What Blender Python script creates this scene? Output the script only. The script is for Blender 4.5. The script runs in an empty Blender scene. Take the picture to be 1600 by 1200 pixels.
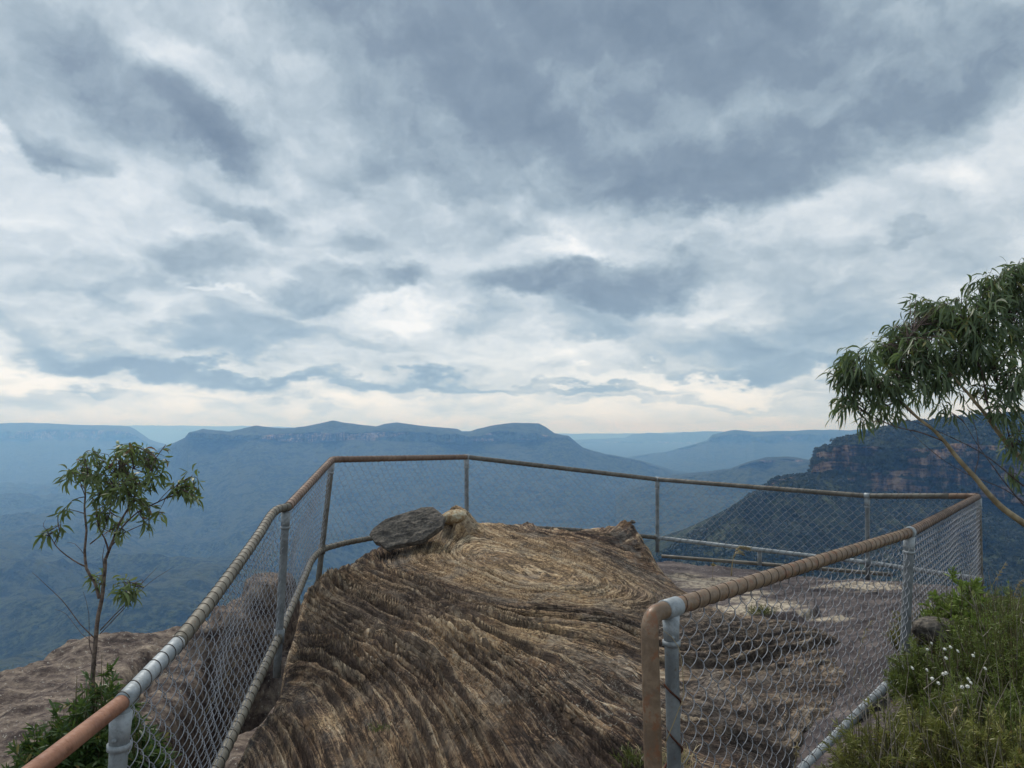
import bpy, math, random
import numpy as np
from mathutils import Vector
random.seed(7); RNG = np.random.default_rng(11)
SC = bpy.context.scene
COL = SC.collection
F = 1200.0; HOR = 675.0
PITCH = math.atan((HOR-600)/F)
cP, sP = math.cos(PITCH), math.sin(PITCH)

def P(u, v, d):
    """surveyed point: bearing read at (u, v) of the 1600x1200 photograph, d metres ahead (camera at the origin, looking along +Y)"""
    a = (u-800.0)/F; b = (600.0-v)/F
    y = cP - b*sP; z = sP + b*cP
    return np.array([a/y*d, d, z/y*d])

# ------------------------------------------------------------------ noise
def _h(ix, iy, iz):
    n = (ix.astype(np.int64)*374761393 + iy.astype(np.int64)*668265263 + iz.astype(np.int64)*2147483647 + 1013904223) & 0xFFFFFFFF
    n = ((n ^ (n >> 13))*1274126177) & 0xFFFFFFFF
    n = ((n ^ (n >> 16))*2246822519) & 0xFFFFFFFF
    return ((n ^ (n >> 15)) & 0xFFFFFF)/float(0x7FFFFF) - 1.0
def vnoise(x, y, z):
    x = np.asarray(x, float); y = np.asarray(y, float)+x*0; z = np.asarray(z, float)+x*0
    x0 = np.floor(x); y0 = np.floor(y); z0 = np.floor(z)
    fx = x-x0; fy = y-y0; fz = z-z0
    fx = fx*fx*fx*(fx*(fx*6-15)+10); fy = fy*fy*fy*(fy*(fy*6-15)+10); fz = fz*fz*fz*(fz*(fz*6-15)+10)
    r = 0
    for i in (0, 1):
        for j in (0, 1):
            for k in (0, 1):
                r = r + _h(x0+i, y0+j, z0+k)*(fx if i else 1-fx)*(fy if j else 1-fy)*(fz if k else 1-fz)
    return r
def fbm(x, y, z=0.0, o=4, g=0.5):
    r = 0; a = 1.0; s = 0
    for k in range(o):
        r = r + a*vnoise(x*2**k+17.3*k, y*2**k+5.1*k, z*2**k+9.7*k); s += a; a *= g
    return r/s
def sstep(a, b, x):
    t = np.clip((x-a)/(b-a), 0, 1); return t*t*(3-2*t)

class Fast:
    """a smooth surface sampled on a fine plan grid, read back bilinearly"""
    def __init__(s, f, x0=-9., x1=9., y0=-1., y1=14., h=.06):
        s.x0, s.y0, s.h = x0, y0, h
        X, Y = np.meshgrid(np.arange(x0, x1, h), np.arange(y0, y1, h)); s.g = f(X, Y); s.f = f
    def __call__(s, x, y):
        x = np.asarray(x, float); y = np.asarray(y, float)
        gx = np.clip((x-s.x0)/s.h, 0, s.g.shape[1]-1.001); gy = np.clip((y-s.y0)/s.h, 0, s.g.shape[0]-1.001)
        i = gx.astype(int); j = gy.astype(int); fx = gx-i; fy = gy-j
        return s.g[j, i]*(1-fx)*(1-fy)+s.g[j, i+1]*fx*(1-fy)+s.g[j+1, i]*(1-fx)*fy+s.g[j+1, i+1]*fx*fy
class TPS:
    def __init__(s, pts, vals, reg=1e-3):
        s.p = np.asarray(pts, float); v = np.asarray(vals, float); n = len(s.p)
        K = s.k(s.p) + reg*np.eye(n)
        Q = np.c_[np.ones(n), s.p]
        A = np.block([[K, Q], [Q.T, np.zeros((3, 3))]])
        w = np.linalg.solve(A, np.r_[v, np.zeros(3)])
        s.w = w[:n]; s.c = w[n:]
    def k(s, q):
        d2 = ((q[:, None, :]-s.p[None])**2).sum(2)
        return 0.5*d2*np.log(d2+1e-12)
    def __call__(s, x, y):
        x = np.asarray(x, float); sh = x.shape
        q = np.c_[x.ravel(), np.asarray(y, float).ravel()]
        out = np.empty(len(q))
        for i in range(0, len(q), 60000):
            c = q[i:i+60000]
            out[i:i+60000] = s.k(c)@s.w + s.c[0] + c@s.c[1:]
        return out.reshape(sh)

def poly_sd(x, y, poly):
    """signed distance to a closed plan polygon, positive inside"""
    poly = np.asarray(poly, float); sh = x.shape
    px = x.ravel(); py = y.ravel(); best = np.full(px.shape, 1e9); ins = np.zeros(px.shape, bool)
    n = len(poly)
    for i in range(n):
        ax, ay = poly[i]; bx, by = poly[(i+1) % n]
        ex, ey = bx-ax, by-ay
        t = np.clip(((px-ax)*ex+(py-ay)*ey)/(ex*ex+ey*ey+1e-12), 0, 1)
        best = np.minimum(best, (px-ax-t*ex)**2+(py-ay-t*ey)**2)
        c = (ay > py) != (by > py)
        xx = ex*(py-ay)/(ey if abs(ey) > 1e-12 else 1e-12)+ax
        ins ^= c & (px < xx)
    d = np.sqrt(best)
    return np.where(ins, d, -d).reshape(sh)

# ------------------------------------------------------------------ objects
def tag(o, label=None, cat=None, group=None, kind=None):
    if label: o['label'] = label
    if cat: o['category'] = cat
    if group: o['group'] = group
    if kind: o['kind'] = kind
    return o
def empty(name, loc, label, cat, group=None):
    o = bpy.data.objects.new(name, None); COL.objects.link(o); o.location = loc
    o.empty_display_size = 0.2
    return tag(o, label, cat, group)
def link(name, me, parent=None):
    o = bpy.data.objects.new(name, me); COL.objects.link(o)
    if parent:
        o.parent = parent
        o.matrix_parent_inverse.identity()
    return o
def mesh_np(name, V, Fq, mat, parent=None, smooth=True, attrs=None, loc=None):
    """V (n,3) world coordinates, Fq (m,4) or (m,3) indices -> one mesh object. loc: the world origin of its parents"""
    V = np.asarray(V, np.float64); Fq = np.asarray(Fq, np.int64)
    if loc is not None: V = V-np.asarray(loc)
    me = bpy.data.meshes.new(name)
    k = Fq.shape[1]
    me.vertices.add(len(V)); me.vertices.foreach_set('co', V.astype(np.float32).ravel())
    me.loops.add(Fq.size); me.loops.foreach_set('vertex_index', Fq.astype(np.int32).ravel())
    me.polygons.add(len(Fq)); me.polygons.foreach_set('loop_start', np.arange(0, Fq.size, k, dtype=np.int32))
    me.polygons.foreach_set('loop_total', np.full(len(Fq), k, np.int32))
    if smooth: me.polygons.foreach_set('use_smooth', np.ones(len(Fq), bool))
    if attrs:
        for an, av in attrs.items():
            a = me.attributes.new(an, 'FLOAT', 'POINT'); a.data.foreach_set('value', np.asarray(av, np.float32).ravel())
    me.materials.append(mat); me.update(calc_edges=True); me.validate()
    return link(name, me, parent)
class Buf:
    def __init__(s): s.V = []; s.F = []; s.n = 0; s.A = []
    def add(s, V, Fq, a=None):
        V = np.asarray(V, float).reshape(-1, 3); Fq = np.asarray(Fq)
        if Fq.shape[1] == 3: Fq = np.c_[Fq, Fq[:, 2]]
        s.V.append(V); s.F.append(Fq+s.n); s.n += len(V)
        s.A.append(np.full(len(V), 0.5) if a is None else np.asarray(a, float).ravel()+np.zeros(len(V)))
    def build(s, name, mat, parent=None, loc=None, smooth=True):
        V = np.concatenate(s.V); Fq = np.concatenate(s.F); A = np.concatenate(s.A)
        tri = Fq[:, 2] == Fq[:, 3]
        if tri.any():
            q = Fq[~tri]; t = Fq[tri][:, :3]
            t = np.concatenate([t, q[:, [0, 1, 2]], q[:, [0, 2, 3]]]); Fq = t
        return mesh_np(name, V, Fq, mat, parent, smooth, {'tint': A}, loc)
def grid_faces(nr, nc, closed=False):
    i = np.arange(nr-1)[:, None]; j = np.arange(nc if closed else nc-1)[None]
    j2 = (j+1) % nc
    return np.stack([i*nc+j, i*nc+j2, (i+1)*nc+j2, (i+1)*nc+j], -1).reshape(-1, 4)
def tube(path, rad, sides=12, cap=True, ref=(0, 0, 1)):
    p = np.asarray(path, float); n = len(p)
    r = np.full(n, rad, float) if np.isscalar(rad) else np.asarray(rad, float)
    t = np.gradient(p, axis=0); t /= np.linalg.norm(t, axis=1)[:, None]+1e-12
    u = np.cross(t[0], ref)
    if np.linalg.norm(u) < 1e-3: u = np.cross(t[0], (1, 0, 0))
    U = np.empty_like(p); 
    for i in range(n):
        u = u - t[i]*np.dot(u, t[i]); u /= np.linalg.norm(u)+1e-12; U[i] = u
    W = np.cross(t, U)
    an = np.linspace(0, 2*math.pi, sides, endpoint=False)
    V = p[:, None]+r[:, None, None]*(np.cos(an)[None, :, None]*U[:, None]+np.sin(an)[None, :, None]*W[:, None])
    V = V.reshape(-1, 3); Fq = grid_faces(n, sides, True)
    if cap:
        V = np.r_[V, p[:1], p[-1:]]; j = np.arange(sides); j2 = (j+1) % sides
        a = np.c_[np.full(sides, n*sides), j2, j, j]; b = np.c_[np.full(sides, n*sides+1), (n-1)*sides+j, (n-1)*sides+j2, (n-1)*sides+j2]
        Fq = np.r_[Fq, a, b]
    return V, Fq
def smooth_path(pts, step=0.03, it=0, sharp=0.5):
    """Catmull-Rom through the points"""
    pts = [np.asarray(p, float) for p in pts]
    Q = [2*pts[0]-pts[1]]+pts+[2*pts[-1]-pts[-2]]; out = []
    for i in range(1, len(Q)-2):
        a, b, c, d = Q[i-1:i+3]; m = max(2, int(np.linalg.norm(c-b)/step))
        for k in range(m):
            t = k/m; m1 = (c-a)*sharp; m2 = (d-b)*sharp
            out.append((2*t**3-3*t**2+1)*b+(t**3-2*t**2+t)*m1+(-2*t**3+3*t**2)*c+(t**3-t**2)*m2)
    out.append(Q[-2]); return np.array(out)
def fillet(pts, rad, n=8):
    """straight runs with rounded corners"""
    pts = [np.asarray(p, float) for p in pts]; out = [pts[0]]
    for i in range(1, len(pts)-1):
        a, b, c = pts[i-1:i+2]; r = rad[i] if hasattr(rad, '__len__') else rad
        d1 = (a-b); L1 = np.linalg.norm(d1); d2 = (c-b); L2 = np.linalg.norm(d2)
        r = min(r, .45*L1, .45*L2); p = b+d1/L1*r; q = b+d2/L2*r
        for k in range(n+1):
            t = k/n; out.append((1-t)**2*p+2*t*(1-t)*b+t*t*q)
    out.append(pts[-1]); return np.array(out)
def resample(path, step):
    p = np.asarray(path); s = np.r_[0, np.cumsum(np.linalg.norm(np.diff(p, axis=0), axis=1))]
    n = max(2, int(s[-1]/step)+1); q = np.linspace(0, s[-1], n)
    return np.c_[np.interp(q, s, p[:, 0]), np.interp(q, s, p[:, 1]), np.interp(q, s, p[:, 2])]

# ------------------------------------------------------------------ materials
class NT:
    def __init__(s, tree): s.t = tree; s.n = tree.nodes; s.l = tree.links
    def N(s, typ, **kw):
        nd = s.n.new(typ)
        for k, v in kw.items():
            if k.startswith('i_'):
                key = k[2:]; key = int(key) if key.isdigit() else key.replace('_', ' ')
                s.put(nd.inputs[key], v)
            else: setattr(nd, k, v)
        return nd
    def put(s, sock, v):
        if isinstance(v, bpy.types.NodeSocket): s.l.new(v, sock)
        elif isinstance(v, bpy.types.Node): s.l.new(v.outputs[0], sock)
        else:
            if hasattr(sock.default_value, '__len__') and not hasattr(v, '__len__'): v = [v]*len(sock.default_value)
            if hasattr(v, '__len__') and len(sock.default_value) == 4 and len(v) == 3: v = list(v)+[1]
            sock.default_value = v
    def M(s, op, a, b=0.0, c=0.0, clamp=False):
        nd = s.n.new('ShaderNodeMath'); nd.operation = op; nd.use_clamp = clamp
        for i, x in enumerate((a, b, c)):
            s.put(nd.inputs[i], x)
        return nd.outputs[0]
    def VM(s, op, a, b=(0, 0, 0), scale=None):
        nd = s.n.new('ShaderNodeVectorMath'); nd.operation = op
        s.put(nd.inputs[0], a)
        if op != 'NORMALIZE' and op != 'SCALE': s.put(nd.inputs[1], b)
        if scale is not None: s.put(nd.inputs['Scale'], scale)
        return nd.outputs['Value'] if op in ('LENGTH', 'DISTANCE', 'DOT_PRODUCT') else nd.outputs[0]
    def noise(s, vec, scale, detail=4, rough=0.55, dist=0.0, dim='3D', w=None):
        nd = s.N('ShaderNodeTexNoise', noise_dimensions=dim)
        s.put(nd.inputs['Vector'], vec); s.put(nd.inputs['Scale'], scale); s.put(nd.inputs['Detail'], detail)
        s.put(nd.inputs['Roughness'], rough); s.put(nd.inputs['Distortion'], dist)
        if w is not None: s.put(nd.inputs['W'], w)
        return nd.outputs[0]
    def ramp(s, fac, stops, mode='LINEAR'):
        nd = s.n.new('ShaderNodeValToRGB'); cr = nd.color_ramp; cr.interpolation = mode
        while len(cr.elements) < len(stops): cr.elements.new(0.5)
        for e, (p, c) in zip(cr.elements, stops):
            e.position = p; e.color = (c, c, c, 1) if not hasattr(c, '__len__') else (*c, 1)
        s.put(nd.inputs[0], fac); return nd.outputs[0]
    def mix(s, f, a, b, bt='MIX'):
        nd = s.n.new('ShaderNodeMix'); nd.data_type = 'RGBA'; nd.blend_type = bt
        s.put(nd.inputs[0], f); s.put(nd.inputs[6], a); s.put(nd.inputs[7], b); return nd.outputs[2]
    def mr(s, v, a, b, c=0.0, d=1.0, sm=True):
        nd = s.n.new('ShaderNodeMapRange'); nd.interpolation_type = 'SMOOTHSTEP' if sm else 'LINEAR'
        for i, x in enumerate((v, a, b, c, d)): s.put(nd.inputs[i], x)
        return nd.outputs[0]
    def attr(s, name):
        nd = s.n.new('ShaderNodeAttribute'); nd.attribute_name = name; return nd.outputs['Fac']
    def bump(s, h, strength, dist, normal=None):
        nd = s.n.new('ShaderNodeBump'); s.put(nd.inputs['Height'], h); nd.inputs['Strength'].default_value = strength
        nd.inputs['Distance'].default_value = dist
        if normal is not None: s.l.new(normal, nd.inputs['Normal'])
        return nd.outputs[0]
def new_mat(name, rough=0.8, metal=0.0, spec=0.3):
    m = bpy.data.materials.new(name); m.use_nodes = True
    g = NT(m.node_tree); b = m.node_tree.nodes['Principled BSDF']
    b.inputs['Roughness'].default_value = rough; b.inputs['Metallic'].default_value = metal
    b.inputs['Specular IOR Level'].default_value = spec
    co = g.n.new('ShaderNodeTexCoord').outputs['Object']
    return m, g, b, co
def geo_pos(g): return g.n.new('ShaderNodeNewGeometry').outputs['Position']

def mat_outcrop():
    m, g, b, co = new_mat('ridged_sandstone', 0.9, spec=0.2)
    phi = g.attr('phi'); ochre = g.attr('ochre'); crest = g.attr('crest'); pale = g.attr('pale'); riser = g.attr('riser'); rim = g.attr('rim'); grey = g.attr('grey')
    st = g.noise(co, 1.5, 4, 0.65, 0.2, '4D', g.M('MULTIPLY', phi, 0.75))
    st2 = g.noise(co, 2.2, 5, 0.65, 0.0, '4D', g.M('MULTIPLY', phi, 4.5))
    mot = g.noise(co, 34, 6, 0.75)
    f = g.M('ADD', g.M('MULTIPLY', g.M('SUBTRACT', st, .5), 0.85), g.M('MULTIPLY', st2, 1.0))
    f = g.M('ADD', f, g.M('MULTIPLY', g.M('SUBTRACT', mot, 0.5), 0.55))
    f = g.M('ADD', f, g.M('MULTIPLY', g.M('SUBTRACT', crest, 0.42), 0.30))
    f = g.M('ADD', f, g.M('MULTIPLY', ochre, 0.10))
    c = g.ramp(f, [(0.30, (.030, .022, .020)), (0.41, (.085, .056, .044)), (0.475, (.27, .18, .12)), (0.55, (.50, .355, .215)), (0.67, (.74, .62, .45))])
    # iron stained ochre
    big = g.noise(co, 0.9, 3, 0.6)
    iron = g.mr(g.noise(co, 2.3, 4, 0.65, 0.4, '4D', g.M('MULTIPLY', phi, 0.5)), 0.50, 0.68)
    c = g.mix(g.M('MULTIPLY', iron, 0.50), c, g.mix(mot, (.17, .085, .042), (.46, .27, .13)))
    c = g.mix(g.M('MULTIPLY', ochre, 0.68), c, g.mix(g.mr(mot, .38, .60), (.19, .115, .065), (.68, .48, .25)))
    # grey lichen film
    lg = g.mr(g.noise(co, 3.1, 5, 0.7), 0.50, 0.62)
    c = g.mix(g.M('MULTIPLY', lg, 0.45), c, g.mix(mot, (.14, .13, .115), (.40, .37, .32)))
    c = g.mix(g.M('MULTIPLY', grey, g.mr(g.noise(co, 4.2, 5, .7), .36, .60, .45, .92)), c, g.mix(g.mr(mot, .36, .64), (.045, .036, .034), (.215, .185, .16)))
    # pale lichen crusts
    sp = g.mr(g.noise(co, 42, 4, 0.75, 0.5), 0.56, 0.62)
    spm = g.mr(g.M('ADD', g.noise(co, 1.7, 3, 0.6), g.M('MULTIPLY', pale, 0.35)), 0.55, 0.72)
    c = g.mix(g.M('MULTIPLY', sp, g.M('MULTIPLY', spm, 0.7)), c, (.56, .53, .45))
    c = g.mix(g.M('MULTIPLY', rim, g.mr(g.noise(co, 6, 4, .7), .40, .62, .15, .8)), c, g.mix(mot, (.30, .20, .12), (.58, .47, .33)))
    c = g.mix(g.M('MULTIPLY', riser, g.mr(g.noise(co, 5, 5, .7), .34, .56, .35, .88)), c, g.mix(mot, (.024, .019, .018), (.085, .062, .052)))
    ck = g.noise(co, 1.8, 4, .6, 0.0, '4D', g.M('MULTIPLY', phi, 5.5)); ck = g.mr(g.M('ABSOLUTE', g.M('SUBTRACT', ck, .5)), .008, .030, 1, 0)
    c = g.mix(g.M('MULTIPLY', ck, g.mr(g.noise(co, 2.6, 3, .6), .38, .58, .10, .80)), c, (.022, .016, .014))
    cx = g.noise(co, 1.1, 6, .75, 1.2); cx = g.mr(g.M('ABSOLUTE', g.M('SUBTRACT', cx, .5)), .002, .010, 1, 0)
    c = g.mix(g.M('MULTIPLY', cx, .75), c, (.022, .017, .015))
    # black lichen
    bl = g.mr(g.noise(co, 9, 6, 0.78, 0.4), 0.555, 0.64)
    c = g.mix(g.M('MULTIPLY', bl, g.M('SUBTRACT', 0.75, g.M('MULTIPLY', ochre, 0.5))), c, (.026, .022, .02))
    g.put(b.inputs['Base Color'], c)
    h = g.M('ADD', g.M('SUBTRACT', g.M('MULTIPLY', g.noise(co, 38, 6, 0.8), 0.9), g.M('MULTIPLY', g.M('MAXIMUM', ck, cx), .6)), g.M('MULTIPLY', g.noise(co, 5, 3, 0.6, 0, '4D', g.M('MULTIPLY', phi, 7.0)), 0.7))
    g.put(b.inputs['Normal'], g.bump(h, 0.8, 0.03))
    return m
def mat_ground():
    m, g, b, co = new_mat('shelf_sandstone', 0.9, spec=0.2)
    led = g.attr('ledge'); soil = g.attr('soil'); pale = g.attr('pale')
    sc = g.VM('MULTIPLY', co, (1, 2.2, 5)); sl = g.VM('MULTIPLY', co, (.8, 3.2, 3))
    n1 = g.noise(sc, 1.6, 6, 0.65, 0.3); n2 = g.noise(co, 14, 5, 0.7); n3 = g.noise(sl, 2.2, 6, 0.68, .5)
    shelf = g.ramp(g.M('ADD', g.M('MULTIPLY', n1, .6), g.M('MULTIPLY', n2, .4)), [(0.35, (.028, .024, .027)), (0.5, (.070, .058, .060)), (0.62, (.145, .12, .112)), (0.72, (.27, .225, .18))])
    ledge = g.ramp(g.M('ADD', g.M('MULTIPLY', n3, .55), g.M('MULTIPLY', n2, .45)), [(0.36, (.022, .018, .018)), (0.44, (.065, .048, .044)), (0.52, (.15, .118, .098)), (0.60, (.25, .20, .155)), (0.7, (.42, .35, .27))])
    c = g.mix(led, shelf, ledge)
    c = g.mix(g.mr(g.noise(co, 24, 4, .7), .6, .68, 0, .7), c, (.03, .024, .022))
    c = g.mix(g.M('MULTIPLY', pale, g.mr(n2, .3, .55, .55, 1)), c, g.mix(g.mr(n2, .35, .6), (.15, .12, .10), (.44, .38, .29)))
    c = g.mix(g.mr(g.noise(co, 30, 4, .75), .61, .66, 0, .6), c, (.5, .48, .42))
    c = g.mix(soil, c, g.mix(n2, (.030, .024, .016), (.12, .09, .05)))
    g.put(b.inputs['Base Color'], c)
    g.put(b.inputs['Normal'], g.bump(g.M('ADD', n2, g.noise(co, 50, 4, .7)), 0.5, 0.02))
    return m
def mat_rock(name, stops, scale=8, stretch=(1, 1, 3), bump=.02):
    m, g, b, co = new_mat(name, 0.9, spec=0.2)
    n = g.noise(g.VM('MULTIPLY', co, stretch), scale, 6, .7, .3); n2 = g.noise(co, scale*5, 4, .7)
    f = g.M('ADD', g.M('MULTIPLY', n, .6), g.M('MULTIPLY', n2, .4))
    c = g.ramp(f, stops); g.put(b.inputs['Base Color'], c)
    g.put(b.inputs['Normal'], g.bump(f, 0.9, bump))
    return m
def mat_forest():
    m, g, b, co = new_mat('forested_hillside', 0.95, spec=0.1)
    cl = g.attr('cliff'); k = 1.0
    n = g.noise(co, 1/22.0, 5, .7); n2 = g.noise(co, 1/350.0, 4, .6); n3 = g.noise(co, 1/70., 4, .7)
    c = g.mix(g.mr(n, .38, .60), (.003, .006, .003), (.062, .074, .030))
    c = g.mix(g.mr(n2, .42, .58, 0, .7), c, (.060, .066, .034))
    c = g.mix(g.mr(n3, .40, .50, .85, 0), c, (.005, .009, .005))
    st = g.noise(g.VM('MULTIPLY', co, (1/75., 1/75., 1/5.)), 1, 5, .65, .5); vs = g.noise(g.VM('MULTIPLY', co, (1/16., 1/16., 1/110.)), 1, 4, .6)
    rk = g.ramp(g.M('ADD', g.M('ADD', g.M('MULTIPLY', st, .45), g.M('MULTIPLY', vs, .55)), g.M('MULTIPLY', g.M('SUBTRACT', g.noise(g.VM('MULTIPLY', co, (1/110., 1/110., 1/200.)), 1, 3, .6), .5), .5)), [(.40, (.018, .016, .016)), (.485, (.055, .042, .038)), (.55, (.24, .145, .09)), (.66, (.44, .31, .21))])
    c = g.mix(cl, c, rk); g.put(b.inputs['Base Color'], c)
    g.put(b.inputs['Normal'], g.bump(n, 1.0, 14.0, g.bump(n3, 1.0, 45.0)))
    return m
def mat_pipe(name, base, alt, rust=0.0, metal=0.55, rough=0.5, alt2=None):
    m, g, b, co = new_mat(name, rough, metal, 0.4)
    n = g.noise(co, 6, 6, .75, .6); n2 = g.noise(co, 60, 4, .7)
    c = g.mix(g.mr(n, .38, .62), base, alt)
    if rust > 0: c = g.mix(g.mr(g.noise(co, 14, 5, .75), .66-rust*.25, .76-rust*.25), c, alt2 or (.16, .062, .025))
    c = g.mix(g.mr(n2, .55, .75, 0, .35), c, (.12, .10, .08))
    g.put(b.inputs['Base Color'], c); g.put(b.inputs['Roughness'], g.mr(n2, .3, .7, rough-.1, rough+.2))
    g.put(b.inputs['Normal'], g.bump(n2, .25, .004))
    return m
def mat_plain(name, c1, c2, rough=.7, metal=0., scale=20):
    m, g, b, co = new_mat(name, rough, metal)
    g.put(b.inputs['Base Color'], g.mix(g.mr(g.noise(co, scale, 4, .7), .35, .65), c1, c2)); return m
def mat_leaf(name, dark, light, warm=None, trans=.25, rough=.45):
    m, g, b, co = new_mat(name, rough, 0, .4)
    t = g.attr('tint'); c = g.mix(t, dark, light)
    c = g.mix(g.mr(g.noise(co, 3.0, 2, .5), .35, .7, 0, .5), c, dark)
    if warm: c = g.mix(g.mr(t, .90, .95), c, warm)
    g.put(b.inputs['Base Color'], c)
    tr = g.n.new('ShaderNodeBsdfTranslucent'); g.put(tr.inputs[0], g.mix(.5, c, (.20, .30, .05)))
    mx = g.n.new('ShaderNodeMixShader'); mx.inputs[0].default_value = trans
    out = [x for x in g.n if x.type == 'OUTPUT_MATERIAL'][0]
    g.l.new(b.outputs[0], mx.inputs[1]); g.l.new(tr.outputs[0], mx.inputs[2]); g.l.new(mx.outputs[0], out.inputs[0])
    return m

M = {}
M['outcrop'] = mat_outcrop(); M['ground'] = mat_ground(); M['forest'] = mat_forest()
M['slab'] = mat_rock('grey_slab', [(.34, (.025, .023, .022)), (.46, (.075, .068, .062)), (.54, (.14, .125, .108)), (.60, (.22, .19, .155)), (.70, (.34, .25, .16))], 7, (1, 3.5, 3))
M['stone'] = mat_rock('pale_capstone', [(.34, (.10, .075, .05)), (.46, (.30, .21, .12)), (.56, (.45, .40, .29)), (.7, (.62, .58, .48))], 9, (1, 1, 1))
M['galv'] = mat_pipe('galvanised_pipe', (.21, .235, .25), (.34, .37, .39), 0.15, .3, .55, (.16, .15, .13))
M['galvpost'] = mat_pipe('dull_galvanised_post', (.13, .145, .155), (.22, .24, .25), .2, .3, .55, (.12, .10, .08))
M['galvold'] = mat_pipe('weathered_galvanised_pipe', (.10, .095, .082), (.175, .165, .145), .3, .3, .55, (.12, .08, .05))
M['galvmud'] = mat_pipe('stained_pipe', (.105, .096, .075), (.18, .165, .132), .35, .25, .55, (.15, .10, .06))
M['rust'] = mat_pipe('rusted_pipe', (.125, .078, .055), (.20, .135, .095), .35, .15, .55, (.17, .08, .045))
M['rustred'] = mat_pipe('red_rusted_pipe', (.20, .088, .052), (.28, .135, .08), .4, .1, .6, (.17, .068, .034))
M['varnish'] = mat_pipe('brown_coated_pipe', (.14, .095, .062), (.235, .165, .11), .5, .15, .5, (.20, .095, .05))
M['wire'] = mat_plain('galvanised_wire', (.17, .18, .20), (.29, .30, .33), .5, .4)
M['lace'] = mat_plain('dark_lacing_wire', (.035, .028, .024), (.10, .075, .055), .7, .2)
M['bark'] = mat_plain('grey_brown_bark', (.06, .045, .038), (.20, .15, .12), .8)
M['palebark'] = mat_plain('smooth_olive_bark', (.17, .13, .075), (.36, .29, .18), .6, 0, 7)
M['herbstem'] = mat_plain('olive_stem', (.06, .06, .025), (.14, .12, .055), .8)
M['twig'] = mat_plain('dark_twig', (.045, .032, .03), (.12, .085, .075), .8)
M['dead'] = mat_plain('dead_stem', (.14, .12, .10), (.32, .28, .23), .8)
M['gum'] = mat_leaf('gum_leaf', (.040, .066, .036), (.18, .24, .115), (.22, .21, .07))
M['gumdark'] = mat_leaf('deep_gum_leaf', (.014, .026, .018), (.060, .095, .050), (.15, .17, .05))
M['sap'] = mat_leaf('sapling_leaf', (.055, .085, .030), (.24, .30, .11), (.22, .10, .06))
M['fern'] = mat_leaf('fine_green_leaf', (.020, .045, .012), (.07, .125, .035), (.22, .17, .05))
M['heath'] = mat_leaf('heath_needle', (.060, .068, .014), (.28, .27, .075), (.22, .13, .045), .2)
M['heathgreen'] = mat_leaf('green_heath_needle', (.050, .070, .014), (.22, .265, .065), (.16, .16, .05), .2)
M['bright'] = mat_leaf('bright_leaf', (.08, .14, .022), (.36, .44, .12), (.42, .42, .15), .3)
M['grass'] = mat_leaf('grass_blade', (.045, .055, .014), (.15, .155, .05), (.40, .32, .17), .2)
M['straw'] = mat_leaf('straw', (.26, .20, .11), (.52, .43, .27), None, .2)
M['petal'] = mat_plain('white_petal', (.62, .62, .55), (.80, .80, .74), .7)
M['treecrown'] = mat_leaf('bushland_crown', (.007, .012, .006), (.034, .046, .020), (.07, .07, .038), .05, .8)

SC.view_settings.view_transform = 'Standard'
# ------------------------------------------------------------------ camera, world, light
cam = bpy.data.cameras.new('camera'); co_ = bpy.data.objects.new('camera', cam); COL.objects.link(co_)
cam.sensor_width = 36; cam.lens = 36*F/1600; cam.clip_start = .05; cam.clip_end = 90000
co_.rotation_euler = (math.pi/2+PITCH, 0, 0); SC.camera = co_

SUN_AZ, SUN_EL = math.radians(-28), math.radians(52)
sl = bpy.data.lights.new('sun', 'SUN'); so = bpy.data.objects.new('sun', sl); COL.objects.link(so)
sl.energy = 2.7; sl.angle = math.radians(14); sl.color = (1, .95, .88)
sd = Vector((math.sin(SUN_AZ)*math.cos(SUN_EL), math.cos(SUN_AZ)*math.cos(SUN_EL), math.sin(SUN_EL)))
so.rotation_euler = sd.to_track_quat('Z', 'Y').to_euler()

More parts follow.
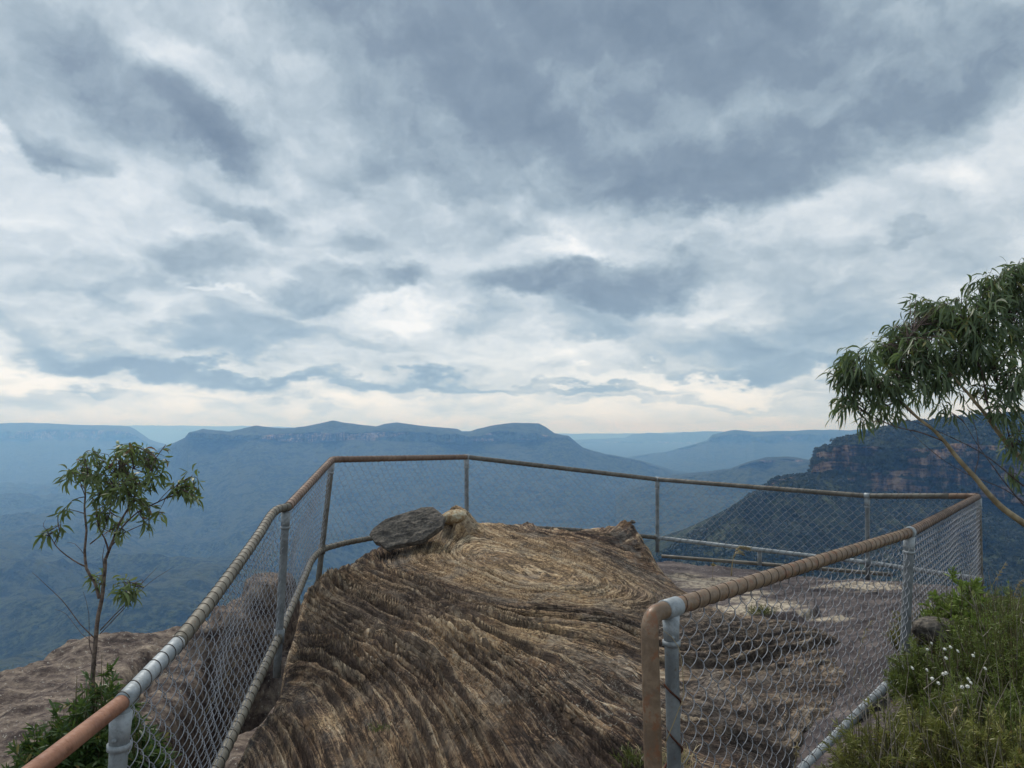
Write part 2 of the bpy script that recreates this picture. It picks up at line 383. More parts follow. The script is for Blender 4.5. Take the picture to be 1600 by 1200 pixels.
def build_world():
    w = bpy.data.worlds.new('World'); SC.world = w; w.use_nodes = True
    g = NT(w.node_tree); bg = g.n['Background']
    sky = g.N('ShaderNodeTexSky', sky_type='NISHITA', sun_disc=False, sun_elevation=SUN_EL, sun_rotation=SUN_AZ)
    d = g.n.new('ShaderNodeTexCoord').outputs['Generated']
    sp = g.n.new('ShaderNodeSeparateXYZ'); g.put(sp.inputs[0], d)
    X, Y, Z = sp.outputs
    az = g.M('ARCTAN2', X, Y); el = g.M('ARCSINE', Z)
    def vec(x, y, z=0.0):
        cb = g.n.new('ShaderNodeCombineXYZ'); g.put(cb.inputs[0], x); g.put(cb.inputs[1], y); g.put(cb.inputs[2], z); return cb.outputs[0]
    ae = vec(az, el)
    def cnoise(v, scale, detail, rough, dist=0.0):
        n = g.N('ShaderNodeTexNoise'); g.put(n.inputs['Vector'], v); g.put(n.inputs['Scale'], scale); g.put(n.inputs['Detail'], detail); g.put(n.inputs['Roughness'], rough); g.put(n.inputs['Distortion'], dist); return n
    def ang(u, v):
        p = P(u, v, 1.0); return math.atan2(p[0], p[1]), math.atan2(p[2], math.hypot(p[0], p[1]))
    # billows: the vertical coordinate tightens toward the horizon, where the clouds are far away
    yy = g.M('MULTIPLY', g.M('LOGARITHM', g.M('ADD', g.M('MAXIMUM', el, -0.02), 0.26), 2.718), 0.75)
    b0 = vec(az, yy)
    st = g.VM('MULTIPLY', b0, (1.0, 1.05, 1.0))
    wcol = cnoise(st, 9.0, 6, .60).outputs[1]
    wv = g.VM('SCALE', g.VM('SUBTRACT', wcol, (.5, .5, .5)), scale=.10)
    b1 = g.VM('ADD', st, wv)
    T1 = cnoise(b1, 7.0, 7, .58).outputs[0]; T2 = cnoise(g.VM('ADD', b1, (0.006, .030, 0)), 7.0, 5, .52).outputs[0]
    emb = g.M('SUBTRACT', T1, T2)
    n0 = cnoise(b0, 2.2, 1, .5).outputs[0]
    pos = g.VM('ADD', ae, g.VM('SCALE', g.VM('SUBTRACT', wcol, (.5, .5, .5)), scale=.125))
    # cloud masses: bearing u, v, half sizes, turn in degrees (clockwise), strength, edge hardness 0..1
    masses = [
     (1000, 10, 620, 190, 0, -.36, .15), (760, 140, 260, 95, 18, -.14, .1), (1270, 225, 350, 60, -9, -.20, .25), (1520, 130, 280, 90, -8, -.16, .1),
     (240, 150, 190, 80, 25, -.22, .2), (345, 215, 100, 42, 28, -.20, .3), (95, 232, 80, 30, 8, -.22, .4), (40, 90, 170, 100, 0, -.14, .1),
     (900, 270, 350, 90, 5, -.15, .1), (1120, 150, 200, 70, -8, -.13, .1), (1025, 295, 75, 40, 0, -.12, .3), (1180, 300, 100, 34, 0, -.10, .2),
     (330, 395, 120, 34, -8, -.17, .4), (400, 342, 95, 18, 18, -.13, .4), (205, 462, 60, 34, 0, -.15, .5), (110, 440, 70, 30, 0, -.07, .4),
     (485, 452, 60, 28, 0, -.16, .5), (605, 445, 75, 20, -14, -.17, .4), (815, 447, 62, 26, -5, -.24, .5), (985, 440, 130, 40, -9, -.28, .5), (540, 390, 60, 26, 0, -.08, .4),
     (925, 520, 66, 22, 0, -.15, .5), (400, 515, 110, 40, 0, -.18, .4), (740, 490, 60, 32, 0, -.10, .4), (270, 530, 60, 20, 0, -.08, .4), (600, 540, 120, 16, 2, -.07, .4),
     (290, 582, 230, 16, 3, -.22, .4), (100, 545, 120, 26, 12, -.13, .4), (520, 590, 220, 12, 2, -.18, .4), (860, 603, 210, 9, 2, -.13, .5),
     (1230, 520, 170, 54, 0, -.18, .3), (1210, 572, 170, 12, 0, -.14, .5), (1340, 600, 120, 8, 0, -.08, .5), (150, 624, 34, 8, 0, -.12, .6), (1030, 628, 150, 6, 0, -.09, .6),
     (1420, 365, 45, 12, 0, -.08, .5), (1450, 450, 220, 50, 0, -.09, .2), (640, 240, 260, 110, 5, -.12, .1), (1300, 400, 250, 50, 0, -.05, .2),
     (290, 90, 120, 42, 10, .10, .3), (450, 60, 80, 40, 60, .06, .2), (12, 205, 28, 28, 0, .22, .4), (890, 396, 80, 18, 10, .20, .3), (655, 490, 105, 28, -8, .20, .3), (1450, 275, 260, 50, -8, .04, .3),
     (20, 585, 100, 22, 5, .16, .4), (420, 630, 460, 14, 3, .10, .3), (1150, 603, 100, 14, 4, .17, .4), (350, 447, 70, 6, 0, .12, .5), (1115, 485, 70, 14, 0, .10, .4), (240, 470, 30, 20, 0, .08, .4),
     (720, 555, 280, 24, 0, .08, .3), (180, 310, 260, 50, 10, .05, .1), (960, 590, 130, 9, 0, .12, .5), (1000, 655, 900, 30, 0, .05, .2),
    ]
    S = g.M('ADD', g.M('MULTIPLY', el, -0.14), .735)
    for (u, v, ru, rv, rot, val, hard) in masses:
        a0, e0 = ang(u, v); a1 = abs(ang(u+ru*.5, v)[0]-ang(u-ru*.5, v)[0]); e1 = abs(ang(u, v-rv*.5)[1]-ang(u, v+rv*.5)[1])
        mp = g.n.new('ShaderNodeMapping'); mp.vector_type = 'TEXTURE'
        g.put(mp.inputs[0], pos); mp.inputs['Location'].default_value = (a0, e0, 0); mp.inputs['Rotation'].default_value = (0, 0, -math.radians(rot)); mp.inputs['Scale'].default_value = (a1*1.5, e1*1.5, 1)
        xy = g.VM('MULTIPLY', mp.outputs[0], (1, 1, 0))
        k_ = g.mr(g.VM('LENGTH', xy), 1.0, hard*.7, 0.0, val*SKY_K)
        if val < 0 and hard >= .3: k_ = g.M('MULTIPLY', k_, g.M('SUBTRACT', 1.0, g.M('MULTIPLY', g.VM('DOT_PRODUCT', xy, (0, 1, 0)), .55)))
        S = g.M('ADD', S, k_)
    S = g.M('ADD', S, g.M('MULTIPLY', g.M('SUBTRACT', n0, .5), .22))
    S = g.M('ADD', S, g.M('MULTIPLY', g.M('SUBTRACT', .5, T1), .18))
    S = g.M('ADD', S, g.M('MULTIPLY', emb, SKY_E))
    c = g.ramp(S, [(0.0, (.145, .195, .255)), (.28, (.21, .27, .335)), (.45, (.31, .385, .445)), (.60, (.435, .51, .565)), (.74, (.58, .64, .685)), (.88, (.71, .75, .775)), (1.0, (.86, .865, .86))])
    lowm = g.mr(el, math.radians(1.0), math.radians(7), 1.0, 0.0)
    c = g.mix(g.M('MULTIPLY', g.M('MULTIPLY', lowm, g.mr(S, .68, .90)), .32), c, (1.0, .94, .83))
    c = g.mix(g.M('MULTIPLY', g.M('MULTIPLY', g.mr(el, math.radians(3), math.radians(13), 1, 0), g.mr(S, .66, .48)), .40), c, (.28, .43, .58))
    c = g.mix(g.M('MULTIPLY', g.mr(el, math.radians(-1), math.radians(3.2), 1, 0), .60), c, (.62, .75, .86))
    c = g.VM('SCALE', c, scale=11.4)
    thin = g.mix(0.07, c, sky.outputs[0])
    g.put(bg.inputs['Color'], thin); bg.inputs['Strength'].default_value = 0.1
SKY_K, SKY_E = 1.34, 1.1
build_world()

# ------------------------------------------------------------------ far landforms
def landform(name, U, V3, D3, V2, V1, D1, V0, D0, nu, rows, label, kind='structure', cliffy=1.0, rough=1.0, back=2500, seed=0, zfloor=-640):
    """A ridge seen from the lookout: foot (V0, D0) -> cliff base (V1, D1) -> cliff top (V2) -> skyline (V3, D3) -> back slope. V* are bearings read off the photograph per U."""
    u = np.linspace(U[0], U[-1], nu)
    def ip(a): return np.interp(u, U, a) if hasattr(a, '__len__') else np.full(nu, float(a))
    v3, v2, v1, v0 = ip(V3), ip(V2), ip(V1), ip(V0); d3, d1, d0 = ip(D3), ip(D1), ip(D0)
    v3 = v3+fbm(u*.05*rough+seed, seed+0*u, 0, 4)*1.1*rough
    v2 = np.maximum(v2+fbm(u*.06+5+seed, 0*u+seed, 0, 4)*3.0*rough, v3+.6); v1 = np.maximum(v1+fbm(u*.05+9+seed, 0*u, 0, 4)*3*rough, v2+.2); v0 = np.maximum(v0, v1+2)
    az = (u-800)/F
    def zd(v, d): return (sP+(600-v)/F*cP)/(cP-(600-v)/F*sP)*d
    z3, z1, z0 = zd(v3, d3), zd(v1, d1), zd(v0, d0)
    d2 = d1*1.004+2; z2 = zd(v2, d2)
    n0, n1, n2, n3 = rows
    prof = []
    for k in range(-3, 0): prof.append((d0*(1+k*.1), z0+k*0.1*abs(z0), 0*u))
    for k in range(n0):
        t = k/n0; prof.append((d0+(d1-d0)*t, z0+(z1-z0)*(t*.72+.28*t*t), 0*u))
    for k in range(n1):
        t = k/n1; prof.append((d1+(d2-d1)*t, z1+(z2-z1)*t, (0*u+1)*(.25 if k == 0 else 1)))
    for k in range(n2):
        t = k/n2; prof.append((d2+(d3-d2)*t, z2+(z3-z2)*(1-(1-t)**1.6), 0*u))
    for k in range(n3+1):
        t = k/n3; prof.append((d3+back*t, z3-(z3-zfloor*.9)*t*t, 0*u))
    D = np.array([p[0] for p in prof]); Z = np.array([p[1] for p in prof]); C = np.array([p[2]+0*u for p in prof])
    A = np.broadcast_to(az, D.shape)
    X = A*D; s = np.mean(D1)/1500.0
    # vertical joints and buttresses in the cliffs, gullies in the slopes
    R = len(prof); isc = C > .5
    span = (z2-z1)[None]
    J = fbm(X/(38*s)+seed, D*0+3.1, Z/(260*s), 5)
    J2 = fbm(X/(11*s)+seed, Z/(9*s), 2.0, 3)
    G = fbm(X/(120*s)+seed, Z/(160*s), D/(300*s), 4)
    slope = (1-C)
    below = np.arange(R)[:, None] < (3+n0)
    D = D + cliffy*s*(C*(J*40+np.abs(J)*-30+J2*7)) + slope*np.where(below, 1, 0)*G*cliffy*s*(80 if name == 'cliff_headland' else 34)*np.minimum(1, np.abs(np.arange(R)[:, None]-(3+n0))/4+.3)
    X = A*D
    # keep bearings true: height follows the moved distance
    Z = Z*np.where((np.arange(R)[:, None] >= 3+n0+n1+n2), 1, (D/np.array([p[0] for p in prof])))
    ledges = C*sstep(.0, .25, fbm(X/(55*s), Z/(14*s), 7.7+seed, 4)+.06)     # bush on ledges interrupts the rock
    Cc = np.clip(ledges, 0, 1)*np.where(span > 2*s, 1, 0)
    V = np.stack([X, D, Z], -1).reshape(-1, 3)
    o = mesh_np(name, V, grid_faces(R, nu), M['forest'], attrs={'cliff': Cc.ravel()})
    tag(o, label, None, None, kind); o['kind'] = kind
    return V.reshape(R, nu, 3), Cc

def terrain():
    # valley floor sheet out to the horizon
    a = np.r_[np.linspace(-3.0, -1.2, 60), np.linspace(-1.15, 1.15, 700), np.linspace(1.2, 3.0, 60)]
    d = np.geomspace(60, 27500, 330)
    A, D = np.meshgrid(a, d); X = A*D
    X = np.clip(X, -27500, 27500)
    r = np.abs(1-np.abs(fbm(X/900, D/900, 3.3, 5)))
    Z = -610+(r-.75)*420*sstep(500, 2200, D)*(1-.75*sstep(4500, 12000, D))+fbm(X/260, D/260, 1.0, 4)*26
    Z += fbm(X/45, D/45, 0, 2)*5
    Z = np.minimum(Z, -500)
    o = mesh_np('valley_floor', np.stack([X, D, Z], -1).reshape(-1, 3), grid_faces(len(d), len(a)), M['forest'], attrs={'cliff': np.zeros(X.size)})
    tag(o, 'forested valley floor far below the lookout, fading blue', kind='structure')
    landform('far_range', [-700, 200, 400, 860, 1000, 1100, 1600, 2300], [664, 664.5, 666, 677, 677, 675, 670, 668], 24500, [669]*2+[672]+[684]*2+[682]*2+[676], [672]*2+[675]+[686]*2+[684]*2+[680], 23500, 698, 21000, 500, (8, 3, 4, 3), 'palest range on the horizon', back=1500, cliffy=.3, seed=2)
    landform('distant_hills', [870, 900, 920, 975, 990, 1010, 1050, 1070, 1110, 1160, 1500], [694, 687, 686, 684, 678, 676, 678, 675, 674, 676, 690], 17500, 690, 692, 16800, 708, 13500, 300, (12, 2, 5, 4), 'pale blue hills beyond the gap', cliffy=.5, seed=4)
    landform('plateau', [-700, 0, 50, 100, 150, 203, 213, 235, 270, 330, 420], [658, 661, 660.5, 663, 664, 666, 671, 686, 698, 712, 730], 12500, [672]*6+[679, 692, 706, 720, 738], [687]*6+[684, 694, 707, 721, 739], 11800, 765, 8800, 420, (26, 6, 6, 6), 'hazy flat plateau on the far left', cliffy=.8, seed=6)
    landform('plateau', [900, 960, 1000, 1040, 1080, 1103, 1112, 1125, 1148, 1170, 1240, 1265, 1330, 1400, 1600, 2300], [730, 717, 712, 706, 695, 688, 679, 676, 672, 674, 673, 671, 672, 668, 664, 655], 10500, [732, 718, 713, 707, 696, 690, 684, 682]+[680]*8, [733, 719, 714, 708, 697, 692, 691, 690]+[690]*8, 9900, 770, 7000, 600, (26, 6, 6, 6), 'blue flat-topped plateau behind the gap', cliffy=.8, seed=8)
    landform('mountain', [150, 200, 245, 270, 290, 296, 318, 345, 360, 400, 430, 460, 495, 520, 560, 588, 600, 620, 650, 715, 722, 735, 765, 800, 842, 852, 866, 888, 910, 945, 1000, 1050, 1100, 1160, 1260],
             [745, 722, 703, 693, 684, 676, 670, 673, 674, 665, 668, 669, 662, 657, 663, 666, 662, 660, 664, 670, 674, 674, 665, 661, 662, 667, 677, 681, 699, 710, 720, 738, 746, 762, 800], [10500, 8500, 7600, 7200, 7000]+[6800]*30,
             [746, 723, 704, 694, 685, 678, 674, 677, 679, 679, 678, 677, 675, 676, 677, 676, 676, 676, 676, 678, 680, 681, 677, 675, 676, 679, 683, 686, 700, 711, 721, 739, 747, 763, 801],
             [747, 724, 705, 695, 688, 686, 687, 687, 687, 686, 690, 692, 690, 689, 688, 689, 689, 690, 691, 693, 692, 690, 689, 688, 686, 686, 687, 688, 701, 712, 722, 740, 748, 764, 802],
             [10200, 8300, 7300, 6900, 6500]+[6300]*30, [748, 766, 788, 800, 812, 815, 820, 827, 832]+[845]*26, [10000, 8000, 6500, 5800, 5300, 5200, 5000, 4800, 4600]+[4300]*26, 1300, (90, 12, 10, 8), 'long blue mesa with pale cliff band across the valley', cliffy=1.0, seed=1, zfloor=-600)
    landform('hill', [960, 1030, 1080, 1110, 1140, 1170, 1195, 1230, 1260, 1300, 1400, 1600], [775, 749, 742, 739, 734, 722, 715, 714, 718, 725, 742, 790], 4700, [776, 750, 743, 740, 735, 723, 718, 717, 720, 726, 743, 791], [777, 751, 744, 741, 736, 724, 722, 721, 722, 727, 744, 792], 4500, 850, 3300, 500, (50, 4, 6, 6), 'low rounded forest hill in the gap', cliffy=.9, seed=12)
    V, Cc = landform('cliff_headland', [940, 985, 1020, 1040, 1100, 1150, 1186, 1194, 1215, 1240, 1262, 1269, 1274, 1285, 1297, 1302, 1318, 1335, 1350, 1370, 1400, 1450, 1500, 1600, 1800, 2300],
             [960, 905, 877, 862, 825, 791, 768, 759, 748, 743, 739, 724, 704, 701, 704, 692, 684, 679, 675, 668, 662, 656, 652, 648, 640, 630],
             [1250]*6+[1400]*5+[1500]*15,
             [962, 907, 879, 864, 827, 793, 770, 761, 750, 745, 742, 727, 707, 704, 707, 697, 694, 694, 697, 698, 700, 698, 690, 700, 690, 680],
             [964, 909, 881, 866, 829, 795, 772, 764, 753, 749, 746, 738, 737, 738, 740, 745, 752, 762, 768, 771, 772, 776, 774, 790, 790, 790],
             [1200]*6+[1340]*5+[1380]*15, 1130, 640, 900, (150, 60, 50, 10), 'dark wooded headland with orange sandstone cliffs', cliffy=1.25, rough=1.0, seed=21, back=700, zfloor=-300)
    # bushland on the headland: one mass of crowns
    rows, cols = V.shape[:2]
    N = 26000
    ri = RNG.integers(4, rows-12, N*3); ci = RNG.integers(0, cols-1, N*3)
    p = V[ri, ci]; ok = (Cc[ri, ci] < .25)
    # equal density by area: accept by cell area
    du = np.linalg.norm(V[ri, ci+1]-V[ri, ci], axis=1); dv = np.linalg.norm(V[ri+1, ci]-V[ri, ci], axis=1)
    ar = du*dv; ok &= RNG.random(len(ar)) < np.clip(ar/np.percentile(ar, 85), .02, 1)
    p = p[ok]+np.c_[(RNG.random((ok.sum(), 2))-.5)*8, np.zeros(ok.sum())]; p = p[:N]
    n = len(p); K = 14
    patch = fbm(p[:, 0]/60, p[:, 1]/60, p[:, 2]/40, 4)
    R_ = RNG.uniform(2.2, 5.6, n)*(1+.9*np.clip(patch, -.4, .6))
    dirs = RNG.normal(size=(n, K, 3)); dirs /= np.linalg.norm(dirs, axis=2)[..., None]; dirs[..., 2] = np.abs(dirs[..., 2])*.9
    c = p[:, None]+dirs*R_[:, None, None]*RNG.uniform(.6, 1, (n, K, 1)); c[..., 2] += R_[:, None]*.35
    t1 = RNG.normal(size=(n, K, 3)); t1 -= dirs*(t1*dirs).sum(2)[..., None]*.8; t1 /= np.linalg.norm(t1, axis=2)[..., None]
    t2 = np.cross(dirs, t1); sz = (R_[:, None]*RNG.uniform(.28, .6, (n, K)))[..., None]
    Q = np.stack([c+t1*sz, c+t2*sz*.8, c-t1*sz, c-t2*sz*.8], 2).reshape(-1, 3)
    tint = np.repeat(np.clip(RNG.normal(.40, .2, (n, 1))+patch[:, None]*.6+RNG.normal(0, .12, (n, K)), 0, 1).ravel(), 4)
    b = Buf(); b.add(Q, np.arange(len(Q)).reshape(-1, 4), tint)
    o = b.build('forest', M['treecrown'], smooth=False); tag(o, 'dense bushland clothing the headland slopes', 'forest', kind='stuff')
terrain()

# haze
def haze():
    x0, x1, y0, y1, z0, z1 = -27600, 27600, -300, 27700, -760, 262
    V = [(x, y, z) for z in (z0, z1) for y in (y0, y1) for x in (x0, x1)]
    me = bpy.data.meshes.new('haze'); me.from_pydata(V, [], [(0, 2, 3, 1), (4, 5, 7, 6), (0, 1, 5, 4), (2, 6, 7, 3), (0, 4, 6, 2), (1, 3, 7, 5)])
    m = bpy.data.materials.new('haze_air'); m.use_nodes = True; t = m.node_tree; t.nodes.clear()
    out = t.nodes.new('ShaderNodeOutputMaterial'); v = t.nodes.new('ShaderNodeVolumePrincipled')
    v.inputs['Color'].default_value = (.25, .53, 1.0, 1); v.inputs['Density'].default_value = 1.05e-4
    v.inputs['Absorption Color'].default_value = (1, 1, 1, 1); v.inputs['Anisotropy'].default_value = 0.35
    t.links.new(v.outputs[0], out.inputs['Volume']); me.materials.append(m)
    o = link('haze', me); tag(o, 'blue haze filling the valley air', 'haze', kind='stuff')
haze()

# ------------------------------------------------------------------ near rock
HPTS = [(745,828,9.3),(820,826,9.6),(900,833,9.6),(960,834,9.3),(990,836,9.0),(1010,850,9.0),(1040,880,8.8),(1070,912,8.5),
 (660,850,8.9),(580,852,8.6),(540,877,8.2),(500,893,7.7),(480,910,7.3),(470,950,6.8),(455,1000,6.3),(450,1045,5.85),(430,1088,5.3),(400,1115,4.95),(380,1150,4.5),(360,1200,4.1),
 (700,900,7.4),(850,900,7.3),(950,900,7.4),(700,1000,5.5),(850,1000,5.5),(600,1000,5.7),(550,940,6.8),(620,930,6.9),(850,1100,4.38),(700,1100,4.45),(600,1100,4.7),(500,1100,5.0),(500,1200,4.0),(650,1200,3.8),(850,1200,3.68),(1000,1200,3.7),(1000,1100,4.45),
 (1000,1000,5.8),(1000,950,6.7),(1060,935,7.5),(1110,950,7.4),(1150,1000,6.4),(1250,980,7.1),(1300,1010,6.5),(1200,1100,4.9),(1250,1190,3.9)]
hp = [P(*q) for q in HPTS]+[np.array(q) for q in [(-1.5, 1.5, -1.8), (1.5, 1.5, -1.62), (0, 1.2, -1.62), (-1.3, 2.6, -1.82), (1.3, 2.6, -1.66)]]
hp = np.array(hp); Hs = Fast(TPS(hp[:, :2], hp[:, 2], 2e-3))
LINES = [
 (17, [(780,822),(815,832),(885,846),(937,864),(990,885),(1042,902),(1067,912),(1110,935)]),
 (21.5, [(748,836),(797,845),(850,860),(892,871),(941,895),(966,913),(970,927),(962,937),(940,938),(850,930),(780,914),(727,897),(675,876)]),
 (25, [(790,870),(850,890),(900,910)]),
 (16, [(620,865),(650,897),(700,917),(750,932),(800,947),(860,952),(930,958),(1000,972),(1060,995)]),
 (12, [(536,876),(585,899),(630,923),(672,941),(718,955),(760,976),(815,990),(867,1004),(920,1018),(990,1056)]),
 (10, [(867,1032),(920,1058),(1000,1108)]), (8, [(815,1038),(850,1070),(906,1112),(955,1144),(1000,1172)]),
 (5, [(494,897),(536,922),(585,941),(637,953),(676,969),(707,990),(742,1021),(795,1060),(844,1109),(900,1172)]),
 (-0.5, [(485,905),(496,935),(529,964),(564,990),(613,1018),(655,1039),(690,1062),(721,1105),(760,1165),(777,1200)]),
 (-4, [(469,969),(490,997),(522,1014),(557,1035),(595,1056),(630,1091),(655,1133),(676,1172),(690,1200)]),
 (-6, [(457,1021),(501,1025),(536,1046),(567,1074),(592,1102),(613,1151),(637,1200)]),
 (-8, [(450,1046),(480,1060),(508,1088),(529,1126),(557,1168),(578,1200)]),
 (-11, [(431,1086),(455,1123),(480,1165),(490,1200)]), (-13, [(392,1112),(420,1151),(431,1200)]),
 # right of the end post: strata curl round and run under the fence
 (17, [(1080,975),(1120,965),(1180,962)]), (14.5, [(1075,1018),(1130,1005),(1200,990),(1270,985)]), (12, [(1060,1085),(1120,1075),(1200,1058),(1310,1040)]), (10.5, [(1070,1135),(1150,1140),(1240,1110)]), (9, [(1050,1180),(1100,1215),(1180,1200)])]
def on_base(u, v):
    """meet the bearing with the base surface"""
    d = 5.0
    for _ in range(30):
        p = P(u, v, d); h = float(Hs(np.array([p[0]]), np.array([p[1]]))[0]); d = .5*d+.5*min(12, max(3, d*h/p[2] if p[2] < 0 else d))
    return P(u, v, d)
lp, lv = [], []
for val, pts in LINES:
    for (u, v) in pts: q = on_base(u, v); lp.append(q[:2]); lv.append(val)
PHI = Fast(TPS(np.array(lp), np.array(lv, float), 5e-2))
OUTL = [P(*q)[:2] for q in [(590,852,8.9),(640,838,9.4),(745,822,10.0),(860,815,10.3),(960,815,10.1),(1000,830,9.6),(1013,850,9.1),(1035,880,8.8),(1068,915,8.5),(1130,940,7.9),(1210,955,7.9),(1290,975,7.4),(1325,1015,6.6),(1300,1075,5.3),(1222,1180,4.1)]]
OUTL += [np.array(q) for q in [(1.02, 3.2), (.95, 2.4), (1.0, -1.5), (-1.5, -1.5), (-1.55, 2.6), (-1.5, 3.6)]]
OUTL += [P(*q)[:2] for q in [(360,1195,4.1),(380,1145,4.5),(400,1112,4.9),(425,1090,5.3),(445,1045,5.85),(452,1000,6.3),(466,950,6.8),(476,912,7.3),(498,892,7.7),(538,874,8.2)]]
OUTL = np.array(OUTL)

def outcrop_height(X, Y):
    z = Hs(X, Y)
    phi = PHI(X, Y); phi = np.clip(phi, -22, 27)
    phi0 = phi; phi = phi*.9
    w = phi+.9*vnoise(phi*.43, phi*0+2, phi*0)+.5*fbm(X*1.0, Y*1.0, 1.0, 3)+.09*vnoise(X*4, Y*4, 4.0)+.03*vnoise(X*10, Y*10, 4.0)
    fl = np.floor(w); f = w-fl
    amp = .5+.5*_h(fl, fl*0+3, fl*0+7); amp = (.25+1.1*amp)*np.clip(.75+.9*fbm(X*1.5+4, Y*1.5, w*.35, 3), .12, 1.6)
    rise = .20+.12*_h(fl, fl*0+9, fl*0+2)
    h = np.where(f < rise, (f/rise)**1.2, .12*(1-(f-rise)/(1-rise))+.88*(1-(f-rise)/(1-rise))**2.0)
    w2 = w*2.7+.22*vnoise(X*6, Y*6, 8.0); f2 = w2-np.floor(w2); h2 = np.where(f2 < .3, sstep(0, .3, f2), 1-(f2-.3)/.7)*(.6+.4*_h(np.floor(w2), fl*0+1, fl*0))
    w3 = w*6.3+.35*vnoise(X*7, Y*7, 8.0); f3 = w3-np.floor(w3); h3 = np.where(f3 < .4, sstep(0, .4, f3), 1-(f3-.4)/.6)*(.6+.4*_h(np.floor(w3), fl*0+1, fl*0+5))
    topz = sstep(15.3, 20.5, phi0)                          # gently carved oval on top
    left = sstep(1.0, -1.2, X)
    A = .092*(1-.78*topz)*(.75+.35*left)
    A = A*(1+1.6*np.exp(-((phi0-15.6)/1.0)**2)*sstep(-2.0, -.6, X)*sstep(2.2, 1.2, X))
    A = A*(1+1.6*np.exp(-((phi0+4)/1.1)**2)*sstep(-.6, -1.4, X))
    A = A*(1+1.0*np.exp(-((phi0-4.7)/1.3)**2)*sstep(-.1, -.7, X)*sstep(4.8, 6.0, Y))
    dz = A*amp*(h-.40)+.032*(h2-.25)*(1-.3*topz)+.014*(h3-.25)
    ripple = fbm(X*9, Y*4.5+X*2, 3.3, 4); dz += topz*.016*np.abs(ripple)+.014*fbm(X*9, Y*9, 2.0, 4)+.05*fbm(X*1.3, Y*1.3, 9.0, 3)
    # neck under the cap stone, and the pinnacle at the right end of the crest
    q = P(716, 800, 8.75); r = np.hypot((X-q[0])/1.0, (Y-q[1])/1.2)
    flute = 1+.10*np.sin(np.arctan2(Y-q[1], X-q[0])*13+3*vnoise(X*3, Y*3, 0))
    hn = max(.15, q[2]-float(Hs(np.array([q[0]]), np.array([q[1]]))[0]))
    dz += (hn-.07)*np.exp(-(r/.19*flute)**2.4)+.10*np.exp(-(r/.55)**2)
    q2 = P(640, 850, 8.7); dz += .03*np.exp(-(np.hypot((X-q2[0])/.5, (Y-q2[1])/.35))**2)
    q = P(988, 816, 9.1); hn = q[2]-float(Hs(np.array([q[0]]), np.array([q[1]]))[0])
    xx = (X-q[0])/np.where(X > q[0], .15, .30); yy = (Y-q[1])/.35
    rr = np.hypot(xx, yy)
    dz += hn*np.clip(np.exp(-rr**2)+.10*fbm(X*14, Y*14, 1.5, 3)*np.exp(-rr**2), 0, 2)
    # cross crack
    for (a, b) in (((640,1080),(820,1065)), ((820,1065),(900,1058))):
        p0, p1 = on_base(*a)[:2], on_base(*b)[:2]; e = p1-p0; t = np.clip(((X-p0[0])*e[0]+(Y-p0[1])*e[1])/(e@e), 0, 1)
        dd = np.hypot(X-p0[0]-t*e[0]+.03*vnoise(X*9, Y*9, 0), Y-p0[1]-t*e[1]+.03*vnoise(X*9, Y*9, 5)); dz -= .03*np.exp(-(dd/.018)**2)
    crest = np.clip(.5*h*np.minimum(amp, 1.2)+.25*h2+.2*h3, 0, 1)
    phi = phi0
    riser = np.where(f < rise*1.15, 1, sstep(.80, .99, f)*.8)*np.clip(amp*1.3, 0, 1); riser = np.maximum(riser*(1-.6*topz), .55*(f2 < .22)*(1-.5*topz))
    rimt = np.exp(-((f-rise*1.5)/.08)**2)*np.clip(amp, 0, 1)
    return z, dz, phi, crest, topz, riser, rimt

